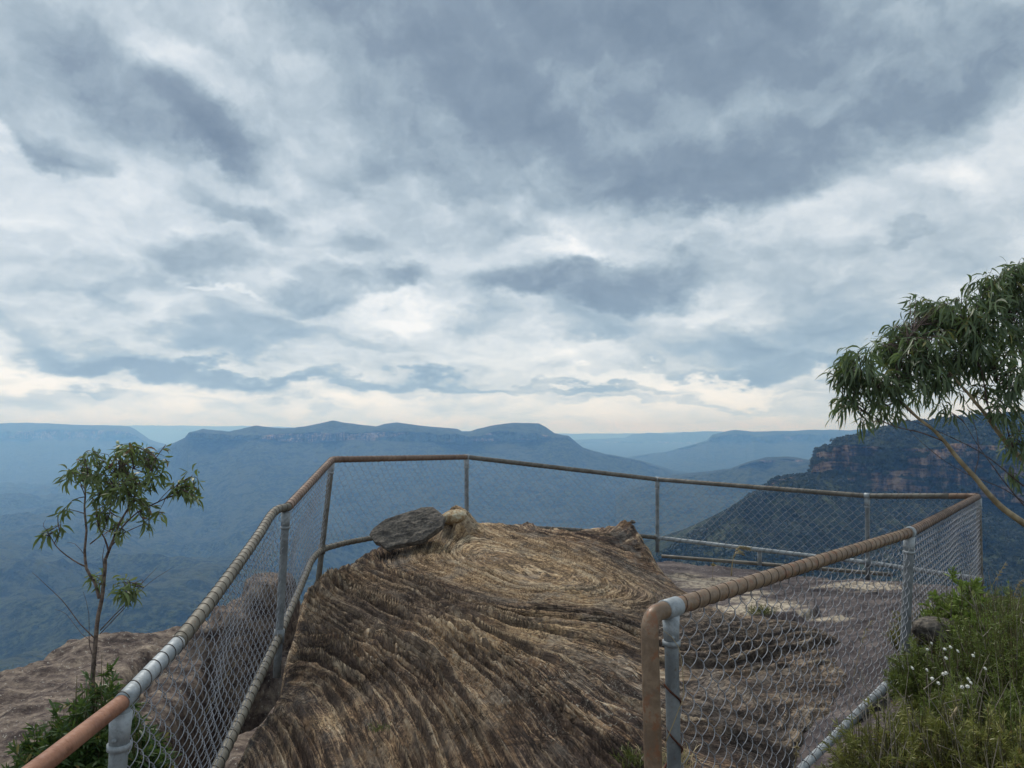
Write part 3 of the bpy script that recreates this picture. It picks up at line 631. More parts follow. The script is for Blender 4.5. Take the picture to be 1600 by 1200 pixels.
def build_outcrop():
    a = np.linspace(-.62, .80, 1250); d = np.geomspace(2.2, 10.9, 680)
    Ag, Y = np.meshgrid(a, d); X = Ag*Y
    z, dz, phi, crest, topz, riser, rimt = outcrop_height(X, Y)
    s = poly_sd(X, Y, OUTL)+.07*fbm(X*2.2, Y*2.2, 4.4, 4)+.012*fbm(X*15, Y*15, 2.0, 2)
    out = np.maximum(-s, 0); inn = np.clip(s, 0, .35)
    edge = -.10*(1-inn/.35)**2
    drop = -(2.4*sstep(0, .40, out)+out*1.5)
    rb = sstep(1.2, 2.4, X)*sstep(9.0, 6.5, Y); drop = drop*(1-.55*rb)
    Z = np.clip(z, -2.4, -.8)+dz*(sstep(-.1, .15, s))+edge*(1-.7*rb)+drop
    # overhang rhythm on the side faces
    strat = fbm(X*1.5, Y*1.5, Z*9, 3)
    X2 = X+np.sign(-.2)*strat*.05*sstep(0, .15, out)*sstep(1.0, 0, X)
    V = np.stack([X2, Y, Z], -1)
    keep = (s > -.42)
    Fg = grid_faces(len(d), len(a)); kf = keep.ravel()[Fg].any(1); Fg = Fg[kf]
    # pale lichen areas
    pale = np.zeros_like(X)
    for (u, v, r) in ((930,1060,.55), (850,1040,.3), (720,1020,.35), (560,985,.25), (650,1010,.3), (900,1110,.35), (660,1110,.25), (980,1080,.4), (860,930,.2)):
        q = on_base(u, v); pale += np.exp(-(np.hypot(X-q[0], Y-q[1])/r)**2)
    pale *= (1-topz)
    oc = topz*(.6+.4*fbm(X*1.6, Y*1.6, 0, 3))
    for (u, v, r, k) in ((560,925,.5,.7), (760,985,.6,.75), (930,1000,.5,.6), (470,990,.2,.9), (640,1150,.35,.5), (730,1120,.3,.5), (520,1120,.2,.7)):
        q = on_base(u, v); oc += k*np.exp(-(np.hypot(X-q[0], Y-q[1])/r)**2)*np.clip(.75+fbm(X*2, Y*2, 5, 3), 0, 1)
    grey = np.clip(sstep(.75, 1.5, X)*sstep(8.4, 7.2, Y)*.8+(1-topz)*sstep(.02, .42, fbm(X*.9+7, Y*.9, 1.0, 4)+.02)*.6+sstep(-1.1, -1.6, X)*sstep(6.2, 5.2, Y)*.6, 0, 1)
    used = np.unique(Fg); remap = np.full(X.size, -1); remap[used] = np.arange(len(used))
    Vf = V.reshape(-1, 3)[used]
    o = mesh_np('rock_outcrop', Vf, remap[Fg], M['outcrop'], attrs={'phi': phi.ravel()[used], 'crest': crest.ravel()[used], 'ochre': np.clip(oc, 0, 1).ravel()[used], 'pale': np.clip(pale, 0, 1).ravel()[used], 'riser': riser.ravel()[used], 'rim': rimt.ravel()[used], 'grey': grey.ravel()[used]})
    tag(o, 'ridged brown sandstone dome weathered into curved fins inside the fence', kind='structure')
build_outcrop()

# shelf, crevice, left ledge and the vegetated ground: one sheet ending in the cliff edge
GP = [P(*q) for q in [(1050,884,12.3),(1200,898,11.8),(1300,910,11.0),(1400,915,10.5),(1480,920,9.9),(1537,932,9.2),(1413,1068,5.56),(1300,960,8.6),(1150,940,9.5),(1350,1020,6.3),(1500,1050,5.3),(1330,1130,4.75),(1250,1245,3.9)]]
GP += [np.array(q) for q in [(0, 10.8, -2.15), (0, 6, -2.3), (0, 3, -2.1), (4.2, 6.4, -1.75), (3.2, 4.4, -1.68), (2.3, 3.0, -1.74), (1.1, 3.2, -1.98), (4, 2.5, -1.5), (6.2, 7.6, -1.8), (6, 4, -1.5), (0, 0, -1.75), (3, 0, -1.5), (-1.2, 1, -2.0), (7, 0, -1.3), (-1, 8.5, -2.5)]]
GP += [P(*q) for q in [(-60,1065,7.6),(30,1028,8.0),(100,1008,8.4),(200,995,8.8),(290,981,9.0),(380,975,8.9),(0,1120,6.4),(150,1100,6.8),(0,1200,5.2),(250,1060,7.3),(200,1180,5.5),(-200,1200,5.2)]]
GP += [np.array(q) for q in [(-4.5, 2.5, -2.2), (-3.0, 1.5, -2.3), (-6, 6, -2.6), (-1.9, 3.2, -2.35), (-2.2, 5.5, -2.45)]]
GP = np.array(GP); Gs = Fast(TPS(GP[:, :2], GP[:, 2], 1e-2), -15., 15., -6., 21., .1)
GOUT = [P(*q)[:2] for q in [(-500,1100,7.6),(-60,1065,7.6),(30,1028,8.0),(100,1008,8.5),(200,995,8.9),(290,981,9.2),(400,978,9.4)]]
GOUT += [np.array(q) for q in [(-2.3, 10.0), (-1.0, 11.0)]]+[P(*q)[:2] for q in [(760,850,11.6),(900,870,12.3),(1050,884,12.6),(1200,898,12.1),(1300,910,11.3),(1400,915,10.8),(1480,920,10.2),(1530,932,9.6),(1600,940,8.9)]]
GOUT += [np.array(q) for q in [(7.6, 8.4), (9, 6), (11, 2), (11, -6), (-9, -6), (-9, 3)]]
GOUT = np.array(GOUT)
def ground_z(X, Y):
    z = Gs(X, Y)
    ledge = sstep(-1.9, -2.5, X+.15*fbm(Y*1.2, X*0, 2.0, 2))
    # the cleft between the outcrop and the left ledge
    cx = -2.55+.22*fbm(Y*1.1, 0*Y, 3.0, 3); cl = np.exp(-(np.abs(X-cx)/.27)**3)*sstep(2.0, 3.4, Y)*sstep(8.2, 7.6, Y)
    z = z-cl*1.9
    z_base = z*1.0
    cx = -3.2-.20*(Y-6)+.3*fbm(Y*.7, 0*Y, 8.0, 3); z = z-.45*np.exp(-((X-cx)/.10)**2)*ledge*sstep(8.6, 7, Y)
    z = z+ledge*(.20*fbm(X*1.3, Y*1.3, 1, 6)-.10*np.abs(fbm(X*2.2, Y*4, 2, 5)))
    shelf = sstep(1.5, 2.2, X)
    st = z*22+2*fbm(X*.6, Y*.6, 0, 3); z = z+shelf*(.022*(st-np.floor(st))+.03*fbm(X*1.2, Y*2.5, 0, 4)+.02*fbm(X*3, Y*9, 0, 3))
    # tumbled block behind the left fence
    for (u, v, d, rx, ry, hh) in ((425,905,8.7,.34,.6,-1.62), (385,935,8.5,.42,.6,-1.88), (345,960,8.3,.4,.6,-2.02)):
        q = P(u, v, d); r = np.sqrt(((X-q[0])/rx)**2+((Y-q[1])/ry)**2)+.22*fbm(X*3.4, Y*3.4, 6, 3)
        z = np.maximum(z, np.minimum(z+3, -3.2+(hh+3.2)*sstep(1.35, .62, r)+.10*fbm(X*4, Y*4, 2, 4)))
    # pale slab lying on the shelf
    q = P(1205, 958, 8.35); s = poly_sd(X, Y, PSLAB)+.16*fbm(X*3, Y*3, 1, 4)
    z = z+.10*sstep(-.02, .05, s)
    return z
PSLAB = np.array([P(*q)[:2] for q in [(1125,940,9.1),(1170,938,9.3),(1230,942,9.1),(1282,955,8.8),(1285,972,8.3),(1240,968,8.2),(1180,962,8.2),(1130,955,8.4)]])
PSAND = np.array([P(*q)[:2] for q in [(1300,907,10.8),(1350,903,11.0),(1392,908,10.6),(1395,917,10.1),(1340,918,10.1),(1300,915,10.4)]])
PSAND2 = np.array([P(*q)[:2] for q in [(1060,893,11.4),(1130,897,11.4),(1180,905,11.0),(1170,925,9.9),(1110,925,9.6),(1075,912,10.0)]])
def build_ground():
    th = np.linspace(-1.32, 1.32, 900); d = np.r_[np.linspace(-5, 1.9, 30), np.geomspace(2.0, 20.0, 520)]
    a = np.tan(th*.86); a = np.sign(a)*np.abs(a)
    Ag, Y = np.meshgrid(a, d); X = np.clip(Ag*np.maximum(Y, 2.0), -14, 14)
    z = ground_z(X, Y)
    s = poly_sd(X, Y, GOUT)+.18*fbm(X*1.1, Y*1.1, 7, 4)
    out = np.maximum(-s, 0)
    Z = z-out*out*7-out*2.2-.25*sstep(.3, 0, s)*sstep(1, -2, X)
    Z = np.maximum(Z, -120+0*Z)
    ledge = sstep(-1.7, -2.1, X)
    soil = sstep(0.0, .35, (X-2.0)-(Y-3.2)*.52-.1+.25*fbm(X*2, Y*2, 3, 3))*sstep(9.5, 8.8, Y)
    q = np.zeros_like(X)
    for pl, k in ((PSLAB, 1.), (PSAND, .9), (PSAND2, .75)): q = np.maximum(q, k*sstep(-.12, .10, poly_sd(X, Y, pl)+.55*fbm(X*2.2, Y*4.5, 3, 5)))
    soil = soil*(1-q)
    mesh_o = mesh_np('ground', np.stack([X, Y, Z], -1).reshape(-1, 3), grid_faces(len(d), len(a)), M['ground'], attrs={'ledge': ledge.ravel(), 'soil': soil.ravel(), 'pale': q.ravel()})
    tag(mesh_o, 'flat sandstone shelf at the cliff edge', kind='structure')
build_ground()
def gz(x, y): return float(ground_z(np.array([float(x)]), np.array([float(y)]))[0])
def oz(x, y):
    r = outcrop_height(np.array([float(x)]), np.array([float(y)])); return float(r[0][0]+r[1][0])

# leaning slab, cap stone, perched pebble
def build_slab():
    D = 8.35
    outl = [(577,836),(583,826),(601,812),(630,802),(659,794),(677,795),(688,803),(697,812),(692,825),(679,834),(662,845),(640,848),(615,853),(604,858),(594,850),(585,847)]
    c = P(636, 828, D); n = np.array([-.22, -.60, .77]); n /= np.linalg.norm(n)
    def on(u, v):
        r = P(u, v, 1.0); return r*(c@n)/(r@n)
    poly3 = np.array([on(*q) for q in outl])
    e1 = np.array([1, .1, 0.]); e1 -= n*(e1@n); e1 /= np.linalg.norm(e1); e2 = np.cross(n, e1)
    uv = np.c_[(poly3-c)@e1, (poly3-c)@e2]; m0 = uv.mean(0)
    R, T = 46, 150; ang = np.linspace(0, 2*math.pi, T, endpoint=False)
    s = np.r_[0, np.cumsum(np.linalg.norm(np.diff(np.r_[uv, uv[:1]], axis=0), axis=1))]
    q = np.linspace(0, s[-1], T, endpoint=False); U = np.r_[uv, uv[:1]]
    rim = np.c_[np.interp(q, s, U[:, 0]), np.interp(q, s, U[:, 1])]
    rows = []
    for k in range(R):                       # top face, centre to rim
        t = (k/(R-1)); pt = m0+(rim-m0)*t
        st = pt[:, 1]*8-pt[:, 0]*3.2+1.5*fbm(pt[:, 0]*4, pt[:, 1]*4, 0, 3); fr = st-np.floor(st)
        w = (.030*fr+.022*fbm(pt[:, 0]*7, pt[:, 1]*16, 0, 5))*(1-t**6*.8)+.03*sstep(.05, .35, pt[:, 0])
        rows.append(c+pt[:, :1]*e1+pt[:, 1:]*e2+w[:, None]*n)
    for k in range(1, 6):                    # edge, layered
        inset = .01+.028*(k % 2)+.012*fbm(rim[:, 0]*12, rim[:, 1]*12, k*1., 3); pt = m0+(rim-m0)*(1-inset[:, None]*1.2); w = -.012*k+.03*sstep(.05, .35, rim[:, 0])
        rows.append(c+pt[:, :1]*e1+pt[:, 1:]*e2+w[:, None]*n)
    for k in range(8):
        t = 1-(k+1)/8; pt = m0+(rim-m0)*t*.96; rows.append(c+pt[:, :1]*e1+pt[:, 1:]*e2-.07*n)
    V = np.array(rows); nr = len(rows)
    o = mesh_np('rock_slab', V.reshape(-1, 3), grid_faces(nr, T, True), M['slab'], loc=c); o.location = c
    tag(o, 'dark grey leaf-shaped rock slab leaning on the crest of the ridged rock', 'rock')
    # cap stone
    c2 = P(709, 808, 8.62); th, ph = np.meshgrid(np.linspace(0, 2*math.pi, 60, endpoint=False), np.linspace(.01, math.pi-.01, 34))
    dv = np.stack([np.sin(ph)*np.cos(th), np.sin(ph)*np.sin(th), np.cos(ph)], -1)
    rr = 1+.16*fbm(dv[..., 0]*1.6+3, dv[..., 1]*1.6, dv[..., 2]*1.6, 4)+.03*fbm(dv[..., 0]*7, dv[..., 1]*7, dv[..., 2]*7, 3)
    V = c2+dv*rr[..., None]*np.array([.148, .15, .085])+np.stack([0*th, 0*th, .25*dv[..., 0]*.12], -1)
    o = mesh_np('boulder', V.reshape(-1, 3), grid_faces(34, 60, True), M['stone'], loc=c2); o.location = c2
    tag(o, 'pale rounded cap stone on a fluted neck beside the leaning slab', 'rock')
    c3 = P(989, 812, 9.1); c3[2] = oz(c3[0], c3[1])+.012; V = c3+dv*rr[..., None]*np.array([.03, .03, .022])
    o = mesh_np('pebble', V.reshape(-1, 3), grid_faces(34, 60, True), M['slab'], loc=c3); o.location = c3
    tag(o, 'small dark stone perched on the pinnacle at the crest', 'rock')
    for (u, v, d, s, lab) in ((1467, 985, 5.6, .14, 'grey lump of rock among the heath beside the right fence'), (1075, 1035, 6.0, .10, 'flat pale rock flake behind the fence end post')):
        c4 = P(u, v, d); V = c4+dv*rr[..., None]*np.array([s*1.3, s, s*.7 if s > .12 else s*.25])
        o = mesh_np('loose_rock', V.reshape(-1, 3), grid_faces(34, 60, True), M['stone'] if s < .12 else M['slab'], loc=c4); o.location = c4; tag(o, lab, 'rock')
build_slab()

# ------------------------------------------------------------------ the fence
RT = .034; RP = .029; RB = .030
tops = {'P0': P(190,1098,2.6), 'P1': P(447,795,5.85), 'P2': P(519,718,8.2), 'P3': P(729,714,10.6), 'P4': P(1027,749,11.7), 'P5': P(1355,775,10.0), 'P6': P(1529,775,9.2), 'P7': P(1421,832,5.56), 'P8': P(1048,950,3.2)}
bots = {'P1': P(436,994,5.85), 'P2': P(503,858,8.2), 'P3': P(729,820,10.6), 'P4': P(1027,840,11.7), 'P5': P(1356,879,10.0), 'P6': P(1532,905,9.2), 'P7': P(1413,1043,5.56)}
bots['P0'] = np.array([tops['P0'][0]-.03, 2.6, -1.86]); bots['P8'] = np.array([tops['P8'][0]+.01, 3.2, -1.86])
def build_fence():
    org = np.array([0., 6., -1.9])
    root = empty('chain_link_fence', org, 'pipe-railed chain-link safety fence looping around the lookout rock', 'fence')
    def part(name, buf, mat, parent=root): return buf.build(name, mat, parent, loc=org)
    def one(name, path, r, mat, sides=16, parent=root):
        b = Buf(); b.add(*tube(path, r, sides)); return part(name, b, mat, parent)
    base_v = {'P0': None, 'P1': 1052, 'P2': 886, 'P3': 842, 'P4': 872, 'P5': 902, 'P6': 930, 'P7': 1055, 'P8': None}
    for k in tops:
        t = tops[k]; bt = bots[k]; dirv = (bt-t)/np.linalg.norm(bt-t)
        end = t+dirv*((1.35 if base_v[k] is None else (base_v[k]-0)/1200*0+np.linalg.norm(bt-t)+.22))
        if k in ('P8',): end = t+dirv*1.5
        if k == 'P1': end = t+dirv*(np.linalg.norm(bt-t)+.30)
        if k == 'P2': end = t+dirv*(np.linalg.norm(bt-t)+.45)
        r = RP if k not in ('P7',) else .033
        mt = M['galvold'] if k in ('P2', 'P6') else M['galvpost']
        p = one('post', resample([t+dirv*.02, end], .2), r, mt)
        b = Buf(); b.add(*tube([t+dirv*.03, t+dirv*.09, t+dirv*.13], [r+.007, r+.004, r+.003], 16)); b.add(*tube([t+dirv*.13, t+dirv*.15], r+.008, 16)); b.add(*tube([t+dirv*.11+np.array([0, -r-.012, 0]), t+dirv*.11+np.array([0, r+.012, 0])], .007, 8))
        part('clamp', b, M['galv'], p)
        if k not in ('P0', 'P8'):
            b = Buf(); b.add(*tube([bt-dirv*.05, bt+dirv*.05], r+.010, 14)); part('clamp', b, mt, p)
    # saddles on the rail
    def saddle(c, d, r=RT+.007, L=.055):
        d = d/np.linalg.norm(d); b = Buf(); b.add(*tube([c-d*L, c-d*L*.96, c+d*L*.96, c+d*L], [r-.004, r, r, r-.004], 18)); part('rail_saddle', b, M['galv'])
    saddle(tops['P7'], tops['P6']-tops['P8'], L=.030); saddle(tops['P8']+.0*org, tops['P7']-tops['P8'], RT+.006, .05)
    for k, a, c in (('P3', 'P2', 'P4'), ('P4', 'P3', 'P5'), ('P5', 'P4', 'P6')): saddle(tops[k], tops[c]-tops[a], RT+.006, .035)
    # top rail runs
    near = P(60, 1200, 2.05); far0 = np.array([-1.18, .9, near[2]+.02])
    runs = [('rustred', fillet([far0, near, tops['P0']+(near-tops['P0'])*.0], .1), .026, False),
            ('galv', [tops['P0'], tops['P0']+(P(278,1005,3.12)-tops['P0'])], .029, True),
            ('galvmud', smooth_path([P(278,1005,3.12), P(340,925,3.75), P(400,842,4.85), P(428,800,5.6), tops['P1']+np.array([0, .05, .01])], .05), .0295, True),
            ('rust', fillet([tops['P1']+np.array([0, .05, .01]), tops['P1']+(tops['P2']-tops['P1'])*.5, tops['P2'], tops['P2']+(tops['P3']-tops['P2'])*.05], .12), RT, True),
            ('rust', [tops['P2']+(tops['P3']-tops['P2'])*.05, tops['P3']], RT, True),
            ('galvold', [tops['P3'], tops['P4']], RT-.002, True), ('galvold', [tops['P4'], tops['P5']], RT-.002, True),
            ('galvold', [tops['P5'], tops['P6']+(tops['P5']-tops['P6'])*.25], RT, True),
            ('rust', fillet([tops['P6']+(tops['P5']-tops['P6'])*.25, tops['P6'], tops['P6']+(tops['P7']-tops['P6'])*.1], .12), RT, True),
            ('rust', [tops['P6']+(tops['P7']-tops['P6'])*.1, tops['P7']], RT, True),
            ('varnish', [tops['P7'], tops['P8']], RT+.001, True)]
    e8 = (tops['P8']-tops['P7'])/np.linalg.norm(tops['P8']-tops['P7'])
    el = tops['P8']+e8*.16; down = np.array([.012, -.02, -1.]); 
    runs.append(('varnish', fillet([tops['P8'], el, el+down*1.1], .13, 14), RT+.001, False))
    ref = {}
    for mt, path, r, lace in runs:
        path = resample(np.array(path), .06) if len(path) == 2 else resample(np.array(path), .02)
        rl = one('top_rail', path, r, M[mt], 20)
        if lace:
            q = resample(path, .004); L = np.r_[0, np.cumsum(np.linalg.norm(np.diff(q, axis=0), axis=1))]
            t = np.gradient(q, axis=0); t /= np.linalg.norm(t, axis=1)[:, None]; s = np.cross(t, (0, 0, 1.)); s /= np.linalg.norm(s, axis=1)[:, None]; w = np.cross(s, t)
            ph = 2*math.pi*L/.086+2.2*vnoise(L*4, 0*L+mt.__len__(), 0*L)
            q = q+(r+.0018)*(np.cos(ph)[:, None]*s+np.sin(ph)[:, None]*w)
            b = Buf(); b.add(*tube(q[::1], .0014, 5)); part('lacing_wire', b, M['lace'], rl)
    # bottom rail
    b2 = P(487, 874, 7.6)
    bruns = [('galvmud', [bots['P0']+np.array([0, -.6, .0]), bots['P0'], bots['P1']]), ('galvmud', fillet([bots['P1'], P(466,925,6.7), b2, bots['P2'], P(540,848,8.7), P(585,840,9.1)], .2)),
             ('galvold', [P(585,840,9.1), P(737,820,10.6)]), ('galvold', [P(737,820,10.6), P(900,828,11.3), bots['P4']]), ('galv', [bots['P4'], bots['P5']]), ('galv', [bots['P5'], bots['P6']]), ('galv', [bots['P6'], bots['P7']]), ('galv', [bots['P7'], bots['P8']])]
    for mt, path in bruns:
        path = resample(np.array(path), .05); rl = one('bottom_rail', path, RB, M[mt], 16)
        if mt:
            q = resample(path, .005); L = np.r_[0, np.cumsum(np.linalg.norm(np.diff(q, axis=0), axis=1))]
            t = np.gradient(q, axis=0); t /= np.linalg.norm(t, axis=1)[:, None]; s = np.cross(t, (0, 0, 1.)); s /= np.linalg.norm(s, axis=1)[:, None]; w = np.cross(s, t)
            ph = 2*math.pi*L/.095; q = q+(RB+.002)*(np.cos(ph)[:, None]*s+np.sin(ph)[:, None]*w)
            b = Buf(); b.add(*tube(q, .0018, 5)); part('lacing_wire', b, M['lace'], rl)
    # low extra rail with a riser behind the outcrop
    one('lower_rail', resample([P(1034,869,11.7), P(1190,881,11.0), P(1395,898,10.0)], .2), .026, M['galvold'])
    one('riser', [P(1187,857,10.85), P(1187,883,10.85)], .03, M['galv'])
    # rusty binding wire round the end post
    t8 = tops['P8']; dv = (bots['P8']-t8)/np.linalg.norm(bots['P8']-t8); L = np.linspace(.30, 1.15, 420)
    ph = 2*math.pi*L/.19; q = t8+L[:, None]*dv+(RP+.004)*np.c_[np.cos(ph), np.sin(ph), 0*ph]; q[:, 0] += .008*np.sin(ph*.5)
    one('binding_wire', q, .0045, mat_plain('rusty_binding_wire', (.05, .02, .012), (.13, .05, .03), .8), 6)
    # chain link panels
    def panel(T, B, wire_r, sides, pitch=.055, seed=0):
        T = np.asarray(T); B = np.asarray(B)
        L = np.r_[0, np.cumsum(np.linalg.norm(np.diff(T, axis=0), axis=1))]; Lb = np.linspace(0, 1, len(B)) if len(B) != len(T) else None
        tot = L[-1]; W = int(tot/pitch); hav = np.linalg.norm(T.mean(0)-B.mean(0)); vp = .108; nd = hav/vp; K = int(nd*14)+1
        h = np.linspace(0, hav, K)[None]; w = np.arange(W)[:, None]
        x = h/vp*2+(w % 2)
        tri = np.abs((x % 2)-1); tri = tri-.055*np.sin(2*math.pi*(tri-.0))*0
        tri = .5-.5*np.cos(math.pi*tri)*.35-(.5-tri)*.65
        s = (w+tri*1.06-.03)*pitch
        dep = -.013*np.sin(math.pi*x)+.0035*np.cos(2*math.pi*x)*0
        s = s+.010*vnoise(w*.13+seed+h*2.0, h*3.0+seed, 1.0)+.012*vnoise(w*.06+h*0, h*1.3+seed, 4.0)
        sf = s/ tot
        def ev(Pt, f):
            l = np.r_[0, np.cumsum(np.linalg.norm(np.diff(Pt, axis=0), axis=1))]; l = l/l[-1]
            return np.stack([np.interp(f.ravel(), l, Pt[:, i]) for i in range(3)], -1).reshape(f.shape+(3,))
        top = ev(T, sf); bo = ev(B, sf)
        sag = .022*np.sin(np.pi*np.clip(sf, 0, 1)); hh = h/hav
        C = bo+(top-bo)*hh[..., None]
        along = ev(T, np.clip(sf+.01, 0, 1))-ev(T, np.clip(sf-.01, 0, 1)); nrm = np.cross(along, top-bo); nrm /= np.linalg.norm(nrm, axis=-1)[..., None]
        bulge = .03*np.sin(math.pi*hh)*vnoise(s*1.1+seed, hh*2, 0)
        C = C+nrm*(dep+bulge)[..., None]
        tg = np.gradient(C, axis=1); tg /= np.linalg.norm(tg, axis=-1)[..., None]
        bb = np.cross(tg, nrm); bb /= np.linalg.norm(bb, axis=-1)[..., None]; nn = np.cross(bb, tg)
        an = np.linspace(0, 2*math.pi, sides, endpoint=False)
        V = C[:, :, None]+wire_r*(np.cos(an)[None, None, :, None]*nn[:, :, None]+np.sin(an)[None, None, :, None]*bb[:, :, None])
        Fq = (grid_faces(K, sides, True)[None]+(np.arange(W)*K*sides)[:, None, None]).reshape(-1, 4)
        b = Buf(); b.add(V.reshape(-1, 3), Fq); part('wire_mesh', b, M['wire'])
    dn = np.array([0, 0, -.034]); up = np.array([0, 0, .03])
    topL = np.concatenate([[tops['P0']], smooth_path([P(278,1005,3.12), P(340,925,3.75), P(400,842,4.85), P(428,800,5.6), tops['P1']], .1)])
    panel(topL+dn, np.array([bots['P0'], bots['P1']])+up, .0020, 5, seed=1)
    panel(np.array([tops['P1'], tops['P2']])+dn, np.array([bots['P1'], P(466,925,6.7), b2, bots['P2']])+up, .0021, 4, seed=2)
    panel(np.array([tops['P2'], tops['P3']])+dn, np.array([bots['P2'], P(540,848,8.7), P(585,840,9.1), P(737,820,10.6)])+up, .0018, 4, seed=3)
    panel(np.array([tops['P3'], tops['P4']])+dn, np.array([bots['P3'], bots['P4']])+up, .0018, 4, seed=4)
    panel(np.array([tops['P4'], tops['P5']])+dn, np.array([bots['P4'], bots['P5']])+up, .0021, 4, seed=5)
    panel(np.array([tops['P5'], tops['P6']])+dn, np.array([bots['P5'], bots['P6']])+up, .0022, 4, seed=6)
    panel(np.array([tops['P7'], tops['P6']])+dn, np.array([bots['P7'], bots['P6']])+up, .0021, 4, seed=7)
    panel(np.array([tops['P8'], tops['P7']])+dn, np.array([bots['P8'], bots['P7']])+up, .0020, 5, seed=8)
build_fence()

# ------------------------------------------------------------------ plants
def leaves(b, pos, dr, L, W, droop=.35, K=4, tint=None, sickle=0.15):
    """strips of K quads: pos, dr (n,3); L, W (n,)"""
    n = len(pos); dr = dr/np.linalg.norm(dr, axis=1)[:, None]
    rnd = RNG.normal(size=(n, 3)); side = np.cross(dr, rnd); side /= np.linalg.norm(side, axis=1)[:, None]+1e-9
    t = np.linspace(0, 1, K+1); prof = np.sin(np.pi*np.clip(t*.94+.04, 0, 1))**.8; prof[0] = .12; prof[-1] = .03
    c = pos[:, None]+dr[:, None]*(L[:, None]*t)[..., None]
    c[..., 2] -= droop*L[:, None]*t**2
    c += side[:, None]*(sickle*L[:, None]*np.sin(np.pi*t))[..., None]
    s = side[:, None]*(W[:, None]*.5*prof)[..., None]
    V = np.stack([c-s, c+s], 2).reshape(n, -1, 3)
    i = np.arange(K)*2; Fq = np.stack([i, i+1, i+3, i+2], -1)
    Fq = (Fq[None]+(np.arange(n)*2*(K+1))[:, None, None]).reshape(-1, 4)
    tt = RNG.random(n) if tint is None else tint
    b.add(V.reshape(-1, 3), Fq, np.repeat(tt, 2*(K+1)))
def limb(b, pts, r0, r1, sides=7, wob=.01):
    p = smooth_path(pts, .05); n = len(p)
    s = np.arange(n); p = p+np.c_[vnoise(s*.35, 0*s, r0*991), vnoise(s*.35, 0*s+5, r0*991), 0*s]*wob
    b.add(*tube(p, np.linspace(r0, r1, n), sides)); return p
def gum(name, label, limbs, clusters, d, dj, leafL, leafW, per, leafmat, barkmat, twigs, base, drp=(0, 0, -.6), sub=5):
    org = np.asarray(base, float); root = empty(name, org, label, 'tree')
    tb = Buf(); allp = []
    main = [l for l in limbs if l[2]]; 
    for pts, (r0, r1), m_ in limbs:
        P3 = [P(q[0], q[1], d+(q[2] if len(q) > 2 else 0)) for q in pts]
        if m_: allp.append(limb(tb, P3, r0, r1))
    tb.build('trunk', barkmat, root, loc=org)
    bb = Buf()
    for pts, (r0, r1), m_ in limbs:
        if not m_:
            P3 = [P(q[0], q[1], d+(q[2] if len(q) > 2 else 0)) for q in pts]; allp.append(limb(bb, P3, r0, r1, 5, .006))
    allp = np.concatenate(allp); lb = Buf()
    for (u, v, ru, rv, cnt) in clusters:
        cd = RNG.uniform(-dj, dj); c = P(u, v, d+cd*.5); sx, sz = ru/F*d, rv/F*d; sy = min(max(sx, sz), dj)
        nt = max(3, int(cnt*(.96 if per == 7 else 1.0)/per))
        near = allp[np.argsort(((allp-c)**2).sum(1))[:6]]
        for k in range(nt):
            o_ = RNG.normal(size=3); o_ /= np.linalg.norm(o_); o_ *= RNG.random()**.45
            tip = c+o_*np.array([sx, sy, sz]); st = near[RNG.integers(0, 6)]
            mid = st+(tip-st)*.55+np.array([0, 0, .12*np.linalg.norm(tip-st)])+RNG.normal(size=3)*.02
            if twigs: 
                pp = smooth_path([st, mid, tip], .06); bb.add(*tube(pp, np.linspace(.0045*d/7, .0015*d/7, len(pp)), 4, False))
            m = per+RNG.integers(-2, 3); 
            f = RNG.random(m)**.6; lp = mid+(tip-mid)*f[:, None]+RNG.normal(size=(m, 3))*leafL*.12
            dr = RNG.normal(size=(m, 3))*.75+(tip-c)/(np.linalg.norm(tip-c)+.01)*.6+np.array(drp)
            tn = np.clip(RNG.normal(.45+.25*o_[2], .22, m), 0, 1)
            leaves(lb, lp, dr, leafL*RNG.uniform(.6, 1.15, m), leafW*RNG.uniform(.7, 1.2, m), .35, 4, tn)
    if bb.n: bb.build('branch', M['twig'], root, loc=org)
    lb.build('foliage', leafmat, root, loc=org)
    return root
